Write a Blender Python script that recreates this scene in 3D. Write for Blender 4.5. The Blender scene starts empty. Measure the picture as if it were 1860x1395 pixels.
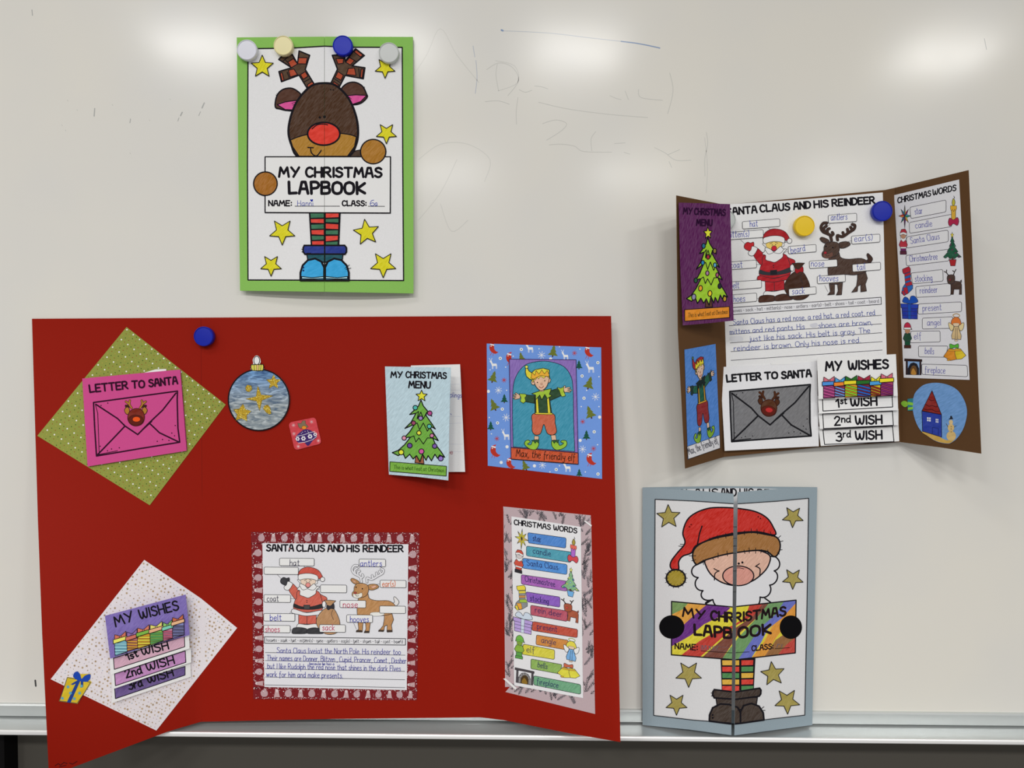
import bpy, bmesh, math, random
import numpy as np
from mathutils import Vector, Matrix
random.seed(7)
C = bpy.context.scene
COL = C.collection
# ---------------------------------------------------------------- camera, world, lights, exposure
F = 1398.0; D = 0.93
PITCH = math.radians(2.3); ROLL = math.radians(0.56)
cd = bpy.data.cameras.new('camera'); cam = bpy.data.objects.new('camera', cd); COL.objects.link(cam)
cd.sensor_width = 36; cd.lens = F / 1860 * 36; cd.clip_start = 0.02
R = Matrix.Rotation(math.pi / 2 - PITCH, 3, 'X') @ Matrix.Rotation(ROLL, 3, 'Z')
CAM = Vector((0, -D, 0))
cam.matrix_world = Matrix.Translation(CAM) @ R.to_4x4()
C.camera = cam
w = bpy.data.worlds.new('room_light'); C.world = w; w.use_nodes = True
w.node_tree.nodes['Background'].inputs[0].default_value = (1.0, 0.98, 0.95, 1)
w.node_tree.nodes['Background'].inputs[1].default_value = 0.27
C.view_settings.view_transform = 'Standard'; C.view_settings.look = 'None'
C.view_settings.gamma = 1; C.view_settings.use_curve_mapping = False
C.view_settings.exposure = 0.0
def ceiling_or_fill_lamp(x, y, z, sx, sy, power):
    l = bpy.data.lights.new('ceiling_lamp', 'AREA'); l.shape = 'RECTANGLE'; l.size = sx; l.size_y = sy
    l.energy = power; l.color = (1.0, 0.985, 0.955)
    o = bpy.data.objects.new('ceiling_lamp', l); COL.objects.link(o); o.location = (x, y, z)
# two rows of ceiling luminaires in the classroom behind the camera
for x in (-1.55, -0.62, 0.30, 2.12): ceiling_or_fill_lamp(x, -2.95, 1.50, 0.44, 0.34, 28)
for x in (-2.1, -0.9): ceiling_or_fill_lamp(x, -1.35, 1.50, 0.44, 0.34, 6)  # added fill lamps brightening the left, kept out of the board's reflection
for x in (-0.55, 1.0, 2.68): ceiling_or_fill_lamp(x, -5.5, 1.47, 0.66, 0.24, 46)

# ---------------------------------------------------------------- projection helpers
def ray(px, py): return R @ Vector(((px - 930) / F, -(py - 697.5) / F, -1.0))
def P(px, py, h=0.0):
    d = ray(px, py); return CAM + d * ((D - h) / d.y)
class Func:                                   # surface given by its height over the board
    def __init__(s, fn, grid=28): s.fn = fn; s.grid = grid
    def pt(s, px, py, off): return P(px, py, s.fn(px, py) + off)
class Plane:                                  # flat sheet through three points (pixel x, y, height)
    grid = None
    def __init__(s, a, b, c):
        A, B, Cc = P(*a), P(*b), P(*c); s.n = (B - A).cross(Cc - A).normalized(); s.a = A
        if s.n.y > 0: s.n.negate()
    def pt(s, px, py, off):
        d = ray(px, py); o = s.a + s.n * off
        return CAM + d * ((o - CAM).dot(s.n) / d.dot(s.n))
def Flat(h): return Plane((0, 0, h), (1000, 0, h), (0, 1000, h))

# ---------------------------------------------------------------- materials
K = 0.80                                      # light level: display value / albedo
def lin(c): return c / 12.92 if c <= .04045 else ((c + .055) / 1.055) ** 2.4
def albedo(hx): return [min(.92, max(.0008, lin(int(hx[i:i + 2], 16) / 255) / K)) for i in (0, 2, 4)]
MATS = {}
def mat(key, rough=.8, metal=0, spec=.09, kind=None):
    """key: hex colour; '~' suffix = crayon strokes, '+' = marker ink with soft mottling, '#' = paper grain"""
    k = (key, rough, metal, spec, kind)
    if k in MATS: return MATS[k]
    m = bpy.data.materials.new('m_' + key); m.use_nodes = True; nt = m.node_tree; N = nt.nodes; L = nt.links
    b = N['Principled BSDF']; hx = key[:6]; c = albedo(hx)
    b.inputs['Base Color'].default_value = (*c, 1); b.inputs['Roughness'].default_value = rough
    b.inputs['Metallic'].default_value = metal; b.inputs['Specular IOR Level'].default_value = spec
    suf = key[6:]
    if suf:
        tc = N.new('ShaderNodeTexCoord'); mp = N.new('ShaderNodeMapping'); nz = N.new('ShaderNodeTexNoise')
        rp = N.new('ShaderNodeValToRGB')
        L.new(tc.outputs['Object'], mp.inputs[0]); L.new(nz.outputs[0], rp.inputs[0])
        ang = {'~': .9, '=': 0.12, '|': 1.35, '+': .5, '#': 0}[suf[0]]
        mp.inputs['Rotation'].default_value = (0, ang, 0); m2 = N.new('ShaderNodeMapping'); L.new(mp.outputs[0], m2.inputs[0]); L.new(m2.outputs[0], nz.inputs['Vector'])
        if suf[0] in '~=|': m2.inputs['Scale'].default_value = (150, 150, 900); lo, hi = .80, 1.0
        elif suf[0] == '+': m2.inputs['Scale'].default_value = (120, 120, 300); lo, hi = .84, 1.0
        else: m2.inputs['Scale'].default_value = (900, 900, 900); lo, hi = .965, 1.0
        nz.inputs['Scale'].default_value = 1.0; nz.inputs['Detail'].default_value = 3
        e = rp.color_ramp.elements; e[0].position = .33; e[1].position = .68
        e[0].color = (c[0] * lo, c[1] * lo, c[2] * lo, 1)
        if suf[0] in '~=|': t = .06; hc = [x + (.72 - x) * t if x < .72 else x for x in c]
        elif suf[0] == '+': t = .03; hc = [x + (.7 - x) * t if x < .7 else x for x in c]
        else: hc = [min(.95, x * 1.02) for x in c]
        e[1].color = (*hc, 1)
        L.new(rp.outputs[0], b.inputs['Base Color'])
    MATS[k] = m; return m

# ---------------------------------------------------------------- objects
def thing(name, label, cat, loc, group=None):
    o = bpy.data.objects.new(name, None); COL.objects.link(o); o.location = loc; o.empty_display_size = .02
    o['label'] = label; o['category'] = cat
    if group: o['group'] = group
    return o
def link_mesh(name, me, parent, label=None):
    o = bpy.data.objects.new(name, me); COL.objects.link(o)
    if parent: o.parent = parent
    if label: o['label'] = label
    return o
def origin_of(o):
    v = Vector((0, 0, 0))
    while o: v += o.location; o = o.parent
    return v
def clip_grid(bm, clip, grid):
    if clip:
        for (x0, y0), (x1, y1) in clip:       # keep what lies to the left of the directed line (pixel space, y down)
            n = Vector((-(y1 - y0), x1 - x0, 0))
            bmesh.ops.bisect_plane(bm, geom=bm.verts[:] + bm.edges[:] + bm.faces[:], plane_co=(x0, y0, 0), plane_no=n, clear_outer=True, dist=1e-4)
    if grid and bm.verts:
        xs = [v.co.x for v in bm.verts]; ys = [v.co.y for v in bm.verts]
        for lo, hi, no, ax in ((min(xs), max(xs), (1, 0, 0), 0), (min(ys), max(ys), (0, 1, 0), 1)):
            g = (math.floor(lo / grid) + 1) * grid
            while g < hi:
                co = [0, 0, 0]; co[ax] = g
                bmesh.ops.bisect_plane(bm, geom=bm.verts[:] + bm.edges[:] + bm.faces[:], plane_co=co, plane_no=no, dist=1e-4)
                g += grid
def sheet(name, pts, surf, off, thick, m, parent, label=None, clip=None):
    """a sheet of paper or card: outline in photo pixels laid on surf, with real thickness"""
    bm = bmesh.new(); bm.faces.new([bm.verts.new((x, y, 0)) for x, y in pts])
    clip_grid(bm, clip, surf.grid)
    bmesh.ops.triangulate(bm, faces=[f for f in bm.faces if len(f.verts) > 4])
    O = origin_of(parent)
    vs = list(bm.verts); idx = {v: i for i, v in enumerate(vs)}; n = len(vs)
    top = [surf.pt(v.co.x, v.co.y, off) - O for v in vs]; bk = (-surf.n if surf.grid is None else Vector((0, 1, 0))) * thick; co = top + [t + bk for t in top]
    faces = []; 
    for f in bm.faces:
        ii = [idx[v] for v in f.verts]; faces.append(ii); faces.append([n + i for i in reversed(ii)])
    bd = []
    for e in bm.edges:
        if len(e.link_faces) == 1:
            a, b = idx[e.verts[0]], idx[e.verts[1]]; faces.append([a, b, n + b, n + a]); bd += [(a, b), (n + a, n + b)]
    bm.free()
    me = bpy.data.meshes.new(name); me.from_pydata(co, [], faces); me.materials.append(m)
    b2 = bmesh.new(); b2.from_mesh(me); bmesh.ops.recalc_face_normals(b2, faces=b2.faces)
    for e in b2.edges:
        if len(e.link_faces) == 2 and e.calc_face_angle(0) > .6: e.smooth = False
    for f in b2.faces: f.smooth = True
    b2.to_mesh(me); b2.free()
    return link_mesh(name, me, parent, label)
# ---------------------------------------------------------------- 2-D helpers
def pp(s): return [tuple(float(q) for q in t.split(',')) for t in s.split()]
def sm(pts, closed=True, n=5):
    out = []; L = len(pts); rng = range(L) if closed else range(L - 1)
    for i in rng:
        if closed: p0, p1, p2, p3 = pts[i - 1], pts[i], pts[(i + 1) % L], pts[(i + 2) % L]
        else: p0, p1, p2, p3 = pts[max(i - 1, 0)], pts[i], pts[i + 1], pts[min(i + 2, L - 1)]
        for k in range(n):
            t = k / n
            out.append(tuple(.5 * (2 * p1[j] + (p2[j] - p0[j]) * t + (2 * p0[j] - 5 * p1[j] + 4 * p2[j] - p3[j]) * t * t + (3 * p1[j] - p0[j] - 3 * p2[j] + p3[j]) * t ** 3) for j in (0, 1)))
    if not closed: out.append(pts[-1])
    return out
def ell(cx, cy, rx, ry=None, a0=0, a1=360, n=20, rot=0):
    ry = ry or rx; r = math.radians(rot); o = []
    for i in range(n + (a1 - a0 != 360)):
        a = math.radians(a0 + (a1 - a0) * i / n); x, y = rx * math.cos(a), ry * math.sin(a)
        o.append((cx + x * math.cos(r) - y * math.sin(r), cy + x * math.sin(r) + y * math.cos(r)))
    return o
def star5(cx, cy, r, rot=-90, k=.45, n=5):
    return [(cx + (r if i % 2 == 0 else r * k) * math.cos(math.radians(rot + 180 / n * i)), cy + (r if i % 2 == 0 else r * k) * math.sin(math.radians(rot + 180 / n * i))) for i in range(2 * n)]
def Z(x0, y0, s): return lambda p: (x0 + p[0] * s, y0 + p[1] * s)
def homog(src, dst):
    A = []; B = []
    for (x, y), (u, v) in zip(src, dst):
        A += [[x, y, 1, 0, 0, 0, -u * x, -u * y], [0, 0, 0, x, y, 1, -v * x, -v * y]]; B += [u, v]
    h = np.linalg.solve(np.array(A, float), np.array(B, float))
    def T(p):
        x, y = p; q = h[6] * x + h[7] * y + 1
        return ((h[0] * x + h[1] * y + h[2]) / q, (h[3] * x + h[4] * y + h[5]) / q)
    return T
def edges(q): return [(q[0], q[3]), (q[3], q[2]), (q[2], q[1]), (q[1], q[0])]
def quad(q): return homog([(0, 0), (1, 0), (1, 1), (0, 1)], q)
def comp(f, g): return lambda p: f(g(p))

# ---------------------------------------------------------------- stroke font (x right, y up, cap height 10, x-height 6)
FONT = {
'A':'0,0 1.7,10 4,10 5.8,0;1,4 4.9,4','B':'0,0 0,10;~0,10 3.5,10 4.8,8.6 4.2,6.2 0,5.3;~0,5.3 4.3,5.2 5.4,2.8 4.4,.4 0,0',
'C':'~5.3,8.6 3.6,10 1.4,9.3 .2,6.5 .2,3.5 1.4,.7 3.6,0 5.4,1.4','D':'0,0 0,10;~0,10 3.4,9.6 5.4,6.8 5.2,3 3.4,.5 0,0',
'E':'5,10 0,10 0,0 5,0;0,5.2 4.3,5.2','F':'5,10 0,10 0,0;0,5.2 4.3,5.2','G':'~5.3,8.6 3.6,10 1.4,9.3 .2,6.5 .2,3.5 1.4,.7 3.6,0 5.4,1.6;5.4,1.4 5.4,4.6 3.4,4.6',
'H':'0,0 0,10;5.4,0 5.4,10;0,5 5.4,5','I':'.4,0 .4,10','J':'~4,10 4,2 2,0 0,1.6','K':'0,10 .3,0;5.2,9.2 .3,4.4 5.4,.6','L':'0,10 .3,0 5,.4',
'M':'0,0 1.1,10 3.6,3.4 6.2,10 7.4,0','N':'0,0 0,10 5.2,0 5.2,10','O':'~3,10 .7,8.6 0,5 .7,1.3 3,0 5.4,1.3 6.1,5 5.4,8.6 3,10','P':'.4,0 0,10;~0,10 3.6,10 5.2,7.6 4,5 .2,4.4',
'Q':'~3,10 0,5 3,0 6,5 3,10;4,3 6,0','R':'0,0 0,10;~0,10 3.6,10 5,7.8 4,5.4 .2,4.8;2.2,4.8 5.6,0','S':'~5,8.6 3.2,10 .9,9.2 .6,7 2.4,5.5 4.4,4.5 5.2,2.6 4,.5 2,0 0,1.4',
'T':'0,10 6,10;3,10 3,0','U':'~0,10 .1,4 .9,1 2.8,0 4.7,1 5.3,4 5.4,10','V':'0,10 2.8,0 5.6,10','W':'~0,10 .5,3 1.8,.2 3.2,2.2 3.9,7;~3.9,7 4.5,2.2 5.9,.2 7.3,3 7.9,10','X':'0,0 5.4,10;0,10 5.4,0','Y':'0,10 3,4.8;6,10 1.7,0','Z':'0,10 5.4,10 0,0 5.4,0',
'1':'0,7.6 2.2,10 2.2,0','2':'~.2,7.8 2,10 4.6,9 4.6,6.6 2,3 0,0;0,.1 5.2,.1','3':'~.2,8.8 2.6,10 4.7,8 3.9,5.9 2,5.3;~2,5.3 4.8,4.6 5.1,2 3,0 0,1.2','6':'~4.4,9.6 1.6,8.4 .1,4 .8,.8 3,0 5,1.6 4.8,4 3,5 .6,3.8',
':':'.5,1 .5,1.8;.5,6 .5,6.8','.':'.4,0 .4,.5',',':'.7,.6 .2,-1.6','(':'~1.6,10 .2,7 .2,3 1.6,-.6',')':'~0,10 1.4,7 1.4,3 0,-.6','-':'0,4 2.6,4',"'":'.3,10 .3,8',
'a':'~4.2,5 2.6,6 .8,5 0,2.6 1,.2 2.8,.5 4.2,3;4.3,6 4.3,.6 5,0','b':'0,10 0,0;~0,3.6 1.6,5.8 3.6,5.4 4.3,3 3.4,.5 1.4,0 0,1.2','c':'~4,5 2.4,6 .6,5 0,2.8 1,.4 2.8,0 4.2,1',
'd':'~4.2,4.6 2.4,5.8 .6,4.8 0,2.6 1,.2 2.8,.4 4.2,2.4;4.3,10 4.3,.4 5,0','e':'~.2,3.2 3.8,3.6 3.6,5.4 2,6 .4,4.8 0,2.6 1,.3 2.8,0 4.2,1.2','f':'~3.4,9.4 2.2,10 1.2,8.6 1.2,-2.4;0,5.8 3,5.8',
'g':'~4.2,5 2.6,6 .6,5 0,3 1,.6 2.8,.8 4.2,3;~4.3,6 4.3,-1.6 3,-3.2 .6,-2.6','h':'0,10 0,0;~0,3.6 1.8,5.8 3.6,5.2 3.9,3 3.9,0','i':'.4,6 .4,.4 .9,0;.4,8.2 .4,8.8','j':'~1.6,6 1.6,-1.6 .8,-3 -.6,-2.4;1.6,8.2 1.6,8.8',
'k':'0,10 0,0;3.6,6 .1,2.8 4,0','l':'0,10 0,.6 .6,0','m':'0,6 0,0;~0,4 1.2,5.8 2.4,5.2 2.6,3 2.6,0;~2.6,4 4,5.8 5.2,5.2 5.4,3 5.4,0','n':'0,6 0,0;~0,3.8 1.6,5.8 3.4,5.2 3.8,3 3.8,0',
'o':'~2.2,6 .5,5 0,3 .6,.8 2.2,0 3.8,.9 4.4,3 3.8,5.1 2.2,6','p':'0,6 0,-3.6;~0,3.6 1.6,5.8 3.6,5.4 4.3,3 3.4,.5 1.4,0 0,1.2','q':'~4,5 2,6 0,3 2,0 4,2;4.1,6 4.1,-3','r':'0,6 0,0;~0,3.4 1.2,5.4 3,5.8',
's':'~3.6,5 2,6 .4,4.8 2,3.2 3.6,1.8 2,0 0,1','t':'~1.4,9.4 1.4,1.4 2.2,0 3.4,.6;0,6.4 3.2,6.4','u':'~0,6 0,2 1.4,0 3.2,.8 3.8,3;3.9,6 3.9,.4 4.6,0','v':'0,6 2,0 4,6','w':'0,6 1.4,0 2.8,4.8 4.2,0 5.6,6','x':'0,6 3.8,0;3.8,6 0,0','y':'~0,6 .4,3 2,2 3.8,3;~4,6 3.8,0 2.6,-3 .6,-2.8','z':'0,6 3.8,6 0,0 3.8,0'}
def layout(s, gap, space=4.0):
    x = 0; out = []
    for ch in s:
        if ch == ' ': x += space; continue
        g = FONT.get(ch)
        if not g: continue
        st = []; mx = 0
        for t in g.split(';'):
            smooth = t[0] == '~'; q = pp(t.lstrip('~'))
            mx = max(mx, max(a for a, b in q))
            st.append(sm(q, closed=False, n=4) if smooth and len(q) > 2 else q)
        out += [[(x + a, b) for a, b in q] for q in st]; x += mx + gap
    return out, x - gap

INK = '17151b'
class Art:
    """flat print, pencil and marker work on a sheet, collected in photo pixels and laid on its surface"""
    def __init__(s, T=None): s.T = T or (lambda p: p); s.groups = []; s.z = 0; s.grp('drawing')
    def grp(s, name, z=None, label=None):
        s.cur = []; s.groups.append((name, s.cur, label))
        if z is not None: s.z = z
        return s
    def raw(s, pts, col): s.cur.append((s.z, col, pts))
    def fill(s, pts, col, up=1): s.raw([s.T(p) for p in pts], col); s.z += up
    def line(s, pts, w=1.0, col=INK, closed=False, up=1):
        q = [s.T(p) for p in pts]
        if closed: q = q + [q[0]]
        r = [q[0]]
        for p in q[1:]:
            if math.dist(p, r[-1]) > .12: r.append(p)
        q = r; h = w / 2
        if len(q) < 2: s.raw(ell(*q[0], h, n=6), col); s.z += up; return
        n = len(q); loop = closed and n > 3; D_ = []
        for i in range(n - 1):
            l = math.dist(q[i], q[i + 1]); D_.append(((q[i + 1][0] - q[i][0]) / l, (q[i + 1][1] - q[i][1]) / l))
        ns = 6 if w < 2 else 12
        def off(i):                            # ribbon offsets at vertex i: mitred where the bend is gentle, round cap where it is sharp
            a = D_[i - 1] if i > 0 else (D_[-1] if loop else None); b = D_[i] if i < n - 1 else (D_[0] if loop else None)
            a = a or b; b = b or a; c = a[0] * b[0] + a[1] * b[1]
            if c > .35:
                k = h / (1 + c); o = (-(a[1] + b[1]) * k, (a[0] + b[0]) * k); return o, o, False
            return (-a[1] * h, a[0] * h), (-b[1] * h, b[0] * h), True
        O_ = [off(i) for i in range(n)]; z0 = s.z
        for i in range(n - 1):
            a, b = O_[i][1], O_[i + 1][0]; (x0, y0), (x1, y1) = q[i], q[i + 1]
            s.raw([(x0 + a[0], y0 + a[1]), (x1 + b[0], y1 + b[1]), (x1 - b[0], y1 - b[1]), (x0 - a[0], y0 - a[1])], col)
        for i in range(n - 1 if loop else n):
            if O_[i][2] or (not loop and i in (0, n - 1)): s.z = z0 + .4 + .1 * (i % 3); s.raw(ell(*q[i], h, n=ns), col)
        s.z = z0 + up
    def shape(s, pts, col, w=1.2, ink=INK, smooth=False):
        if isinstance(pts, str): pts = pp(pts)
        if smooth: pts = sm(pts)
        if col: s.fill(pts, col)
        if w: s.line(pts, w, ink, closed=True)
    def lines(s, strs, w=1.0, col=INK, smooth=False):
        for t in strs.split(';'):
            q = pp(t); s.line(sm(q, False) if smooth and len(q) > 2 else q, w, col, up=0)
        s.z += 1
    def text(s, txt, p0, p1, h, w, col=INK, gap=1.9, space=4.2, up=None, jit=0):
        st, W = layout(txt, gap, space); ax = ((p1[0] - p0[0]) / W, (p1[1] - p0[1]) / W)
        if up is None:
            l = math.hypot(*ax); up = (ax[1] / l, -ax[0] / l)
        T0 = s.T
        for q in st:
            j = random.uniform(-jit, jit)
            s.line([(p0[0] + a * ax[0] + (b + j) / 10 * h * up[0], p0[1] + a * ax[1] + (b + j) / 10 * h * up[1]) for a, b in q], w, col, up=0)
        s.z += 1
    def emit(s, surf, off, parent, clip=None, dz=None, only=None):
        dz = dz or (1.6e-5 if surf.grid else .8e-5)
        O = origin_of(parent); out = []
        for name, items, label in s.groups:
            if not items or (only and name not in only): continue
            bm = bmesh.new(); lay = bm.faces.layers.float.new('z'); cols = []; 
            for z, col, pts in items:
                if col not in cols: cols.append(col)
                try:
                    a = sum(pts[i - 1][0] * pts[i][1] - pts[i][0] * pts[i - 1][1] for i in range(len(pts)))
                    if abs(a) < .02: continue
                    f = bm.faces.new([bm.verts.new((x, y, 0)) for x, y in (pts if a < 0 else pts[::-1])])
                except ValueError: continue
                f.material_index = cols.index(col); f[lay] = z
            if clip or surf.grid:
                bmesh.ops.triangulate(bm, faces=[f for f in bm.faces if len(f.verts) > 4])
                clip_grid(bm, clip, surf.grid)
            else: bmesh.ops.triangulate(bm, faces=[f for f in bm.faces if len(f.verts) > 4])
            if not bm.faces: bm.free(); continue
            co = []; faces = []; mi = []
            for f in bm.faces:
                k = len(co); z = f[lay]
                for v in f.verts: co.append(surf.pt(v.co.x, v.co.y, off + 6e-5 + z * dz) - O)
                faces.append(list(range(k, len(co)))); mi.append(f.material_index)
            bm.free()
            me = bpy.data.meshes.new(name); me.from_pydata(co, [], faces)
            for c in cols: me.materials.append(mat(c))
            me.polygons.foreach_set('material_index', mi)
            out.append(link_mesh(name, me, parent, label))
        return out
# ================================================================ SETTING
def box(bm, x0, x1, y0, y1, z0, z1, bev=0):
    r = bmesh.ops.create_cube(bm, size=1); vs = r['verts']
    for v in vs: v.co = Vector(((x0 + x1) / 2 + v.co.x * (x1 - x0), (y0 + y1) / 2 + v.co.y * (y1 - y0), (z0 + z1) / 2 + v.co.z * (z1 - z0)))
    if bev: bmesh.ops.bevel(bm, geom=list({e for v in vs for e in v.link_edges}), offset=bev, segments=3, affect='EDGES', profile=.5)
def prism(bm, prof, x0, x1):                   # profile in (y, z) run along x
    a = [bm.verts.new((x0, y, z)) for y, z in prof]; b = [bm.verts.new((x1, y, z)) for y, z in prof]; n = len(prof)
    bm.faces.new(a); bm.faces.new(b[::-1])
    for i in range(n): bm.faces.new([a[i], b[i], b[(i + 1) % n], a[(i + 1) % n]][::-1])
    bmesh.ops.recalc_face_normals(bm, faces=bm.faces)
def obj(name, bm, m, parent=None, label=None, smooth=False):
    O = origin_of(parent)
    for v in bm.verts: v.co -= O
    me = bpy.data.meshes.new(name); 
    if smooth:
        for f in bm.faces: f.smooth = True
        for e in bm.edges:
            if len(e.link_faces) == 2 and e.calc_face_angle(0) > .7: e.smooth = False
    bm.to_mesh(me); bm.free()
    for q in (m if isinstance(m, list) else [m]): me.materials.append(q)
    return link_mesh(name, me, parent, label)

ZT = P(930, 1307.5, 0).z                        # where the tray meets the board
ZR = P(930, 1288.5, 0.004).z                    # top of the bottom rail
# enamel: gloss with faint smears
mb = mat('d3d1cb', rough=.15, spec=.17, kind='board'); nt = mb.node_tree; b = nt.nodes['Principled BSDF']
tc = nt.nodes.new('ShaderNodeTexCoord'); nz = nt.nodes.new('ShaderNodeTexNoise'); nz.inputs['Scale'].default_value = 6; nz.inputs['Detail'].default_value = 6
mr = nt.nodes.new('ShaderNodeMapRange'); mr.inputs[3].default_value = .105; mr.inputs[4].default_value = .20
nt.links.new(tc.outputs['Object'], nz.inputs['Vector']); nt.links.new(nz.outputs[0], mr.inputs[0]); nt.links.new(mr.outputs[0], b.inputs['Roughness'])
nz2 = nt.nodes.new('ShaderNodeTexNoise'); nz2.inputs['Scale'].default_value = 3.2; nz2.inputs['Detail'].default_value = 4
nt.links.new(tc.outputs['Object'], nz2.inputs['Vector'])
rp = nt.nodes.new('ShaderNodeValToRGB'); c0 = albedo('cfcecb'); c1 = albedo('d6d3cb')
rp.color_ramp.elements[0].color = (*c0, 1); rp.color_ramp.elements[1].color = (*c1, 1); rp.color_ramp.elements[0].position = .35; rp.color_ramp.elements[1].position = .65
nt.links.new(nz2.outputs[0], rp.inputs[0]); nt.links.new(rp.outputs[0], b.inputs['Base Color'])
alu = mat('c2c6c6', rough=.3, metal=.55, spec=.5, kind='alu'); alu_lit = mat('eceeed', rough=.3, metal=.3, spec=.6, kind='alu2')  # second one: same aluminium, paler to paint in the lip's highlight

wb = thing('whiteboard', 'large glossy white enamel whiteboard with an aluminium pen tray', 'whiteboard', (0, 0, ZT))
bm = bmesh.new(); box(bm, -1.6, 1.6, 0, .018, ZR, 0.95); obj('writing_surface', bm, mb, wb)
bm = bmesh.new(); prism(bm, [(.018, ZR + .0006), (-.004, ZR + .0006), (-.0052, ZR - .001), (-.0052, ZT + .0012), (.018, ZT + .0012)], -1.6, 1.6); obj('bottom_rail', bm, alu, wb, 'aluminium frame strip under the white surface')
hl = .0365
zl = P(930, 1336.5, hl).z
bm = bmesh.new(); prism(bm, [(.018, ZT - .0008), (-.004, ZT - .0008), (-.006, ZT - .0012), (-hl + .003, zl - .0006), (-hl + .001, zl + .0012), (-hl - .001, zl + .0012), (-hl - .0022, zl), (-hl - .0022, zl - .0034), (-hl - .001, zl - .0046), (.018, zl - .0046)], -1.6, 1.6)
obj('pen_tray', bm, alu, wb, 'shallow brushed aluminium pen tray with a rounded bright lip', smooth=True)
bm = bmesh.new(); prism(bm, [(-hl - .0008, zl + .0017), (-hl - .0020, zl + .0015), (-hl - .0029, zl + .0004), (-hl - .0029, zl - .0030), (-hl - .0020, zl - .0040), (-hl - .0008, zl - .0044)], -1.6, 1.6)
obj('tray_lip', bm, alu_lit, wb, 'polished front edge of the tray', smooth=True)
# faint leftovers of erased marker
def trace(name, strs, w, col, label=None, smooth=True, Tm=None):
    a = Art(Tm); a.grp(name); a.lines(strs, w, col, smooth)
    for o in a.emit(Flat(0), 0, wb):
        if label: o['label'] = label
        if name == 'ghost_writing': o['kind'] = 'stuff'
mat_board_like = lambda hx: MATS.setdefault((hx, .8, 0, .09, None), mat(hx, rough=.15, spec=.17, kind='trace'))
for hx in ('7f93b4', 'a9b0bd', 'bcbcb7', 'c4c3be', '3e3e3e', 'a4a5a3'): mat_board_like(hx)
ZB = Z(850, 20, 450 / 1860)
trace('marker_trace', '1150,228 1250,240 1350,258 1440,278', 2.0, '7f93b4', 'blue end of an erased marker line', Tm=ZB)
trace('marker_trace', '250,148 600,165 900,200 1150,228', .8, 'a9b0bd', Tm=ZB)
trace('marker_dot', '252,143 262,148', 3.2, '7f93b4', 'small blue marker dot', Tm=ZB)
trace('ghost_writing', '38,262 52,345;60,370 68,500 55,620', 1.0, 'a9b0bd', 'thin grey leftover line', Tm=ZB)
trace('ghost_writing', '140,440 230,390 330,420 380,520 300,635;220,400 210,480 230,600;385,590 430,610 480,595;500,563 550,568 600,585;1065,635 1110,655 1150,665;1180,600 1205,665;1280,590 1300,650 1460,670;530,685 750,735 1050,775 1350,800;560,845 660,818 740,845 700,900 590,970;610,1005 700,1000 800,1015 870,1055 1080,1060;960,905 925,960 930,1050;1100,995 1180,990;1170,1060 1215,1075;1400,1025 1480,1065 1560,1120 1675,1120;1500,1080 1590,1040;1510,1130 1530,1175;1515,465 1540,600 1500,770;1790,910 1800,1000 1778,1110 1780,1240;130,680 230,675 310,700;375,650 362,760 365,850', .9, 'bcbcb7', 'faint grey ghost of erased handwriting on the board', Tm=ZB)
trace('ghost_writing', '742,150 775,100 800,52 830,100 870,150;760,290 800,262 850,262 890,290 880,330;760,400 800,350 830,290;1280,250 1285,300 1283,350;800,370 820,420 850,400;900,110 935,120 940,150 905,165', 1.0, 'c4c3be')
for s_, w_ in (('172,197 171,211', 1.8), ('237,216 236,223', 1.4), ('331,204 328,210', 2.2), ('325,214 323,220', 1.2), ('371,187 367,196', 2.2), ('364,203 361,210', 1.2), ('58,18 59,28', 1.5), ('62,676 63,684', 1.0), ('1788,70 1792,90', 1.0)):
    trace('smudge', s_, w_, 'a4a5a3', 'tiny dark smudge on the board')
trace('smudge', '64,1236 65,1246', 3.0, '3e3e3e', 'small black drip mark left of the red poster')
for k in range(26): x, y = random.uniform(100, 420), random.uniform(170, 300); trace('smudge', f'{x},{y} {x+1.2},{y+2}', .9, 'bcbcb7') if k < 8 else None

# wall under the board
wm = mat('4a4742', rough=.85, kind='wall')
bm = bmesh.new(); box(bm, -1.8, 1.8, .03, .09, -1.5, 1.55); o = obj('wall_back', bm, wm); o['kind'] = 'structure'; o['label'] = 'plain dark grey wall behind and below the whiteboard'
bm = bmesh.new(); x1 = P(23, 1360, -.02).x; box(bm, x1 - .3, x1, .004, .03, -1.2, ZT - .012); o = obj('trim_1', bm, mat('0c0b0c', rough=.6)); o['kind'] = 'structure'; o['label'] = 'black upright panel at the lower left edge'

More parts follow.
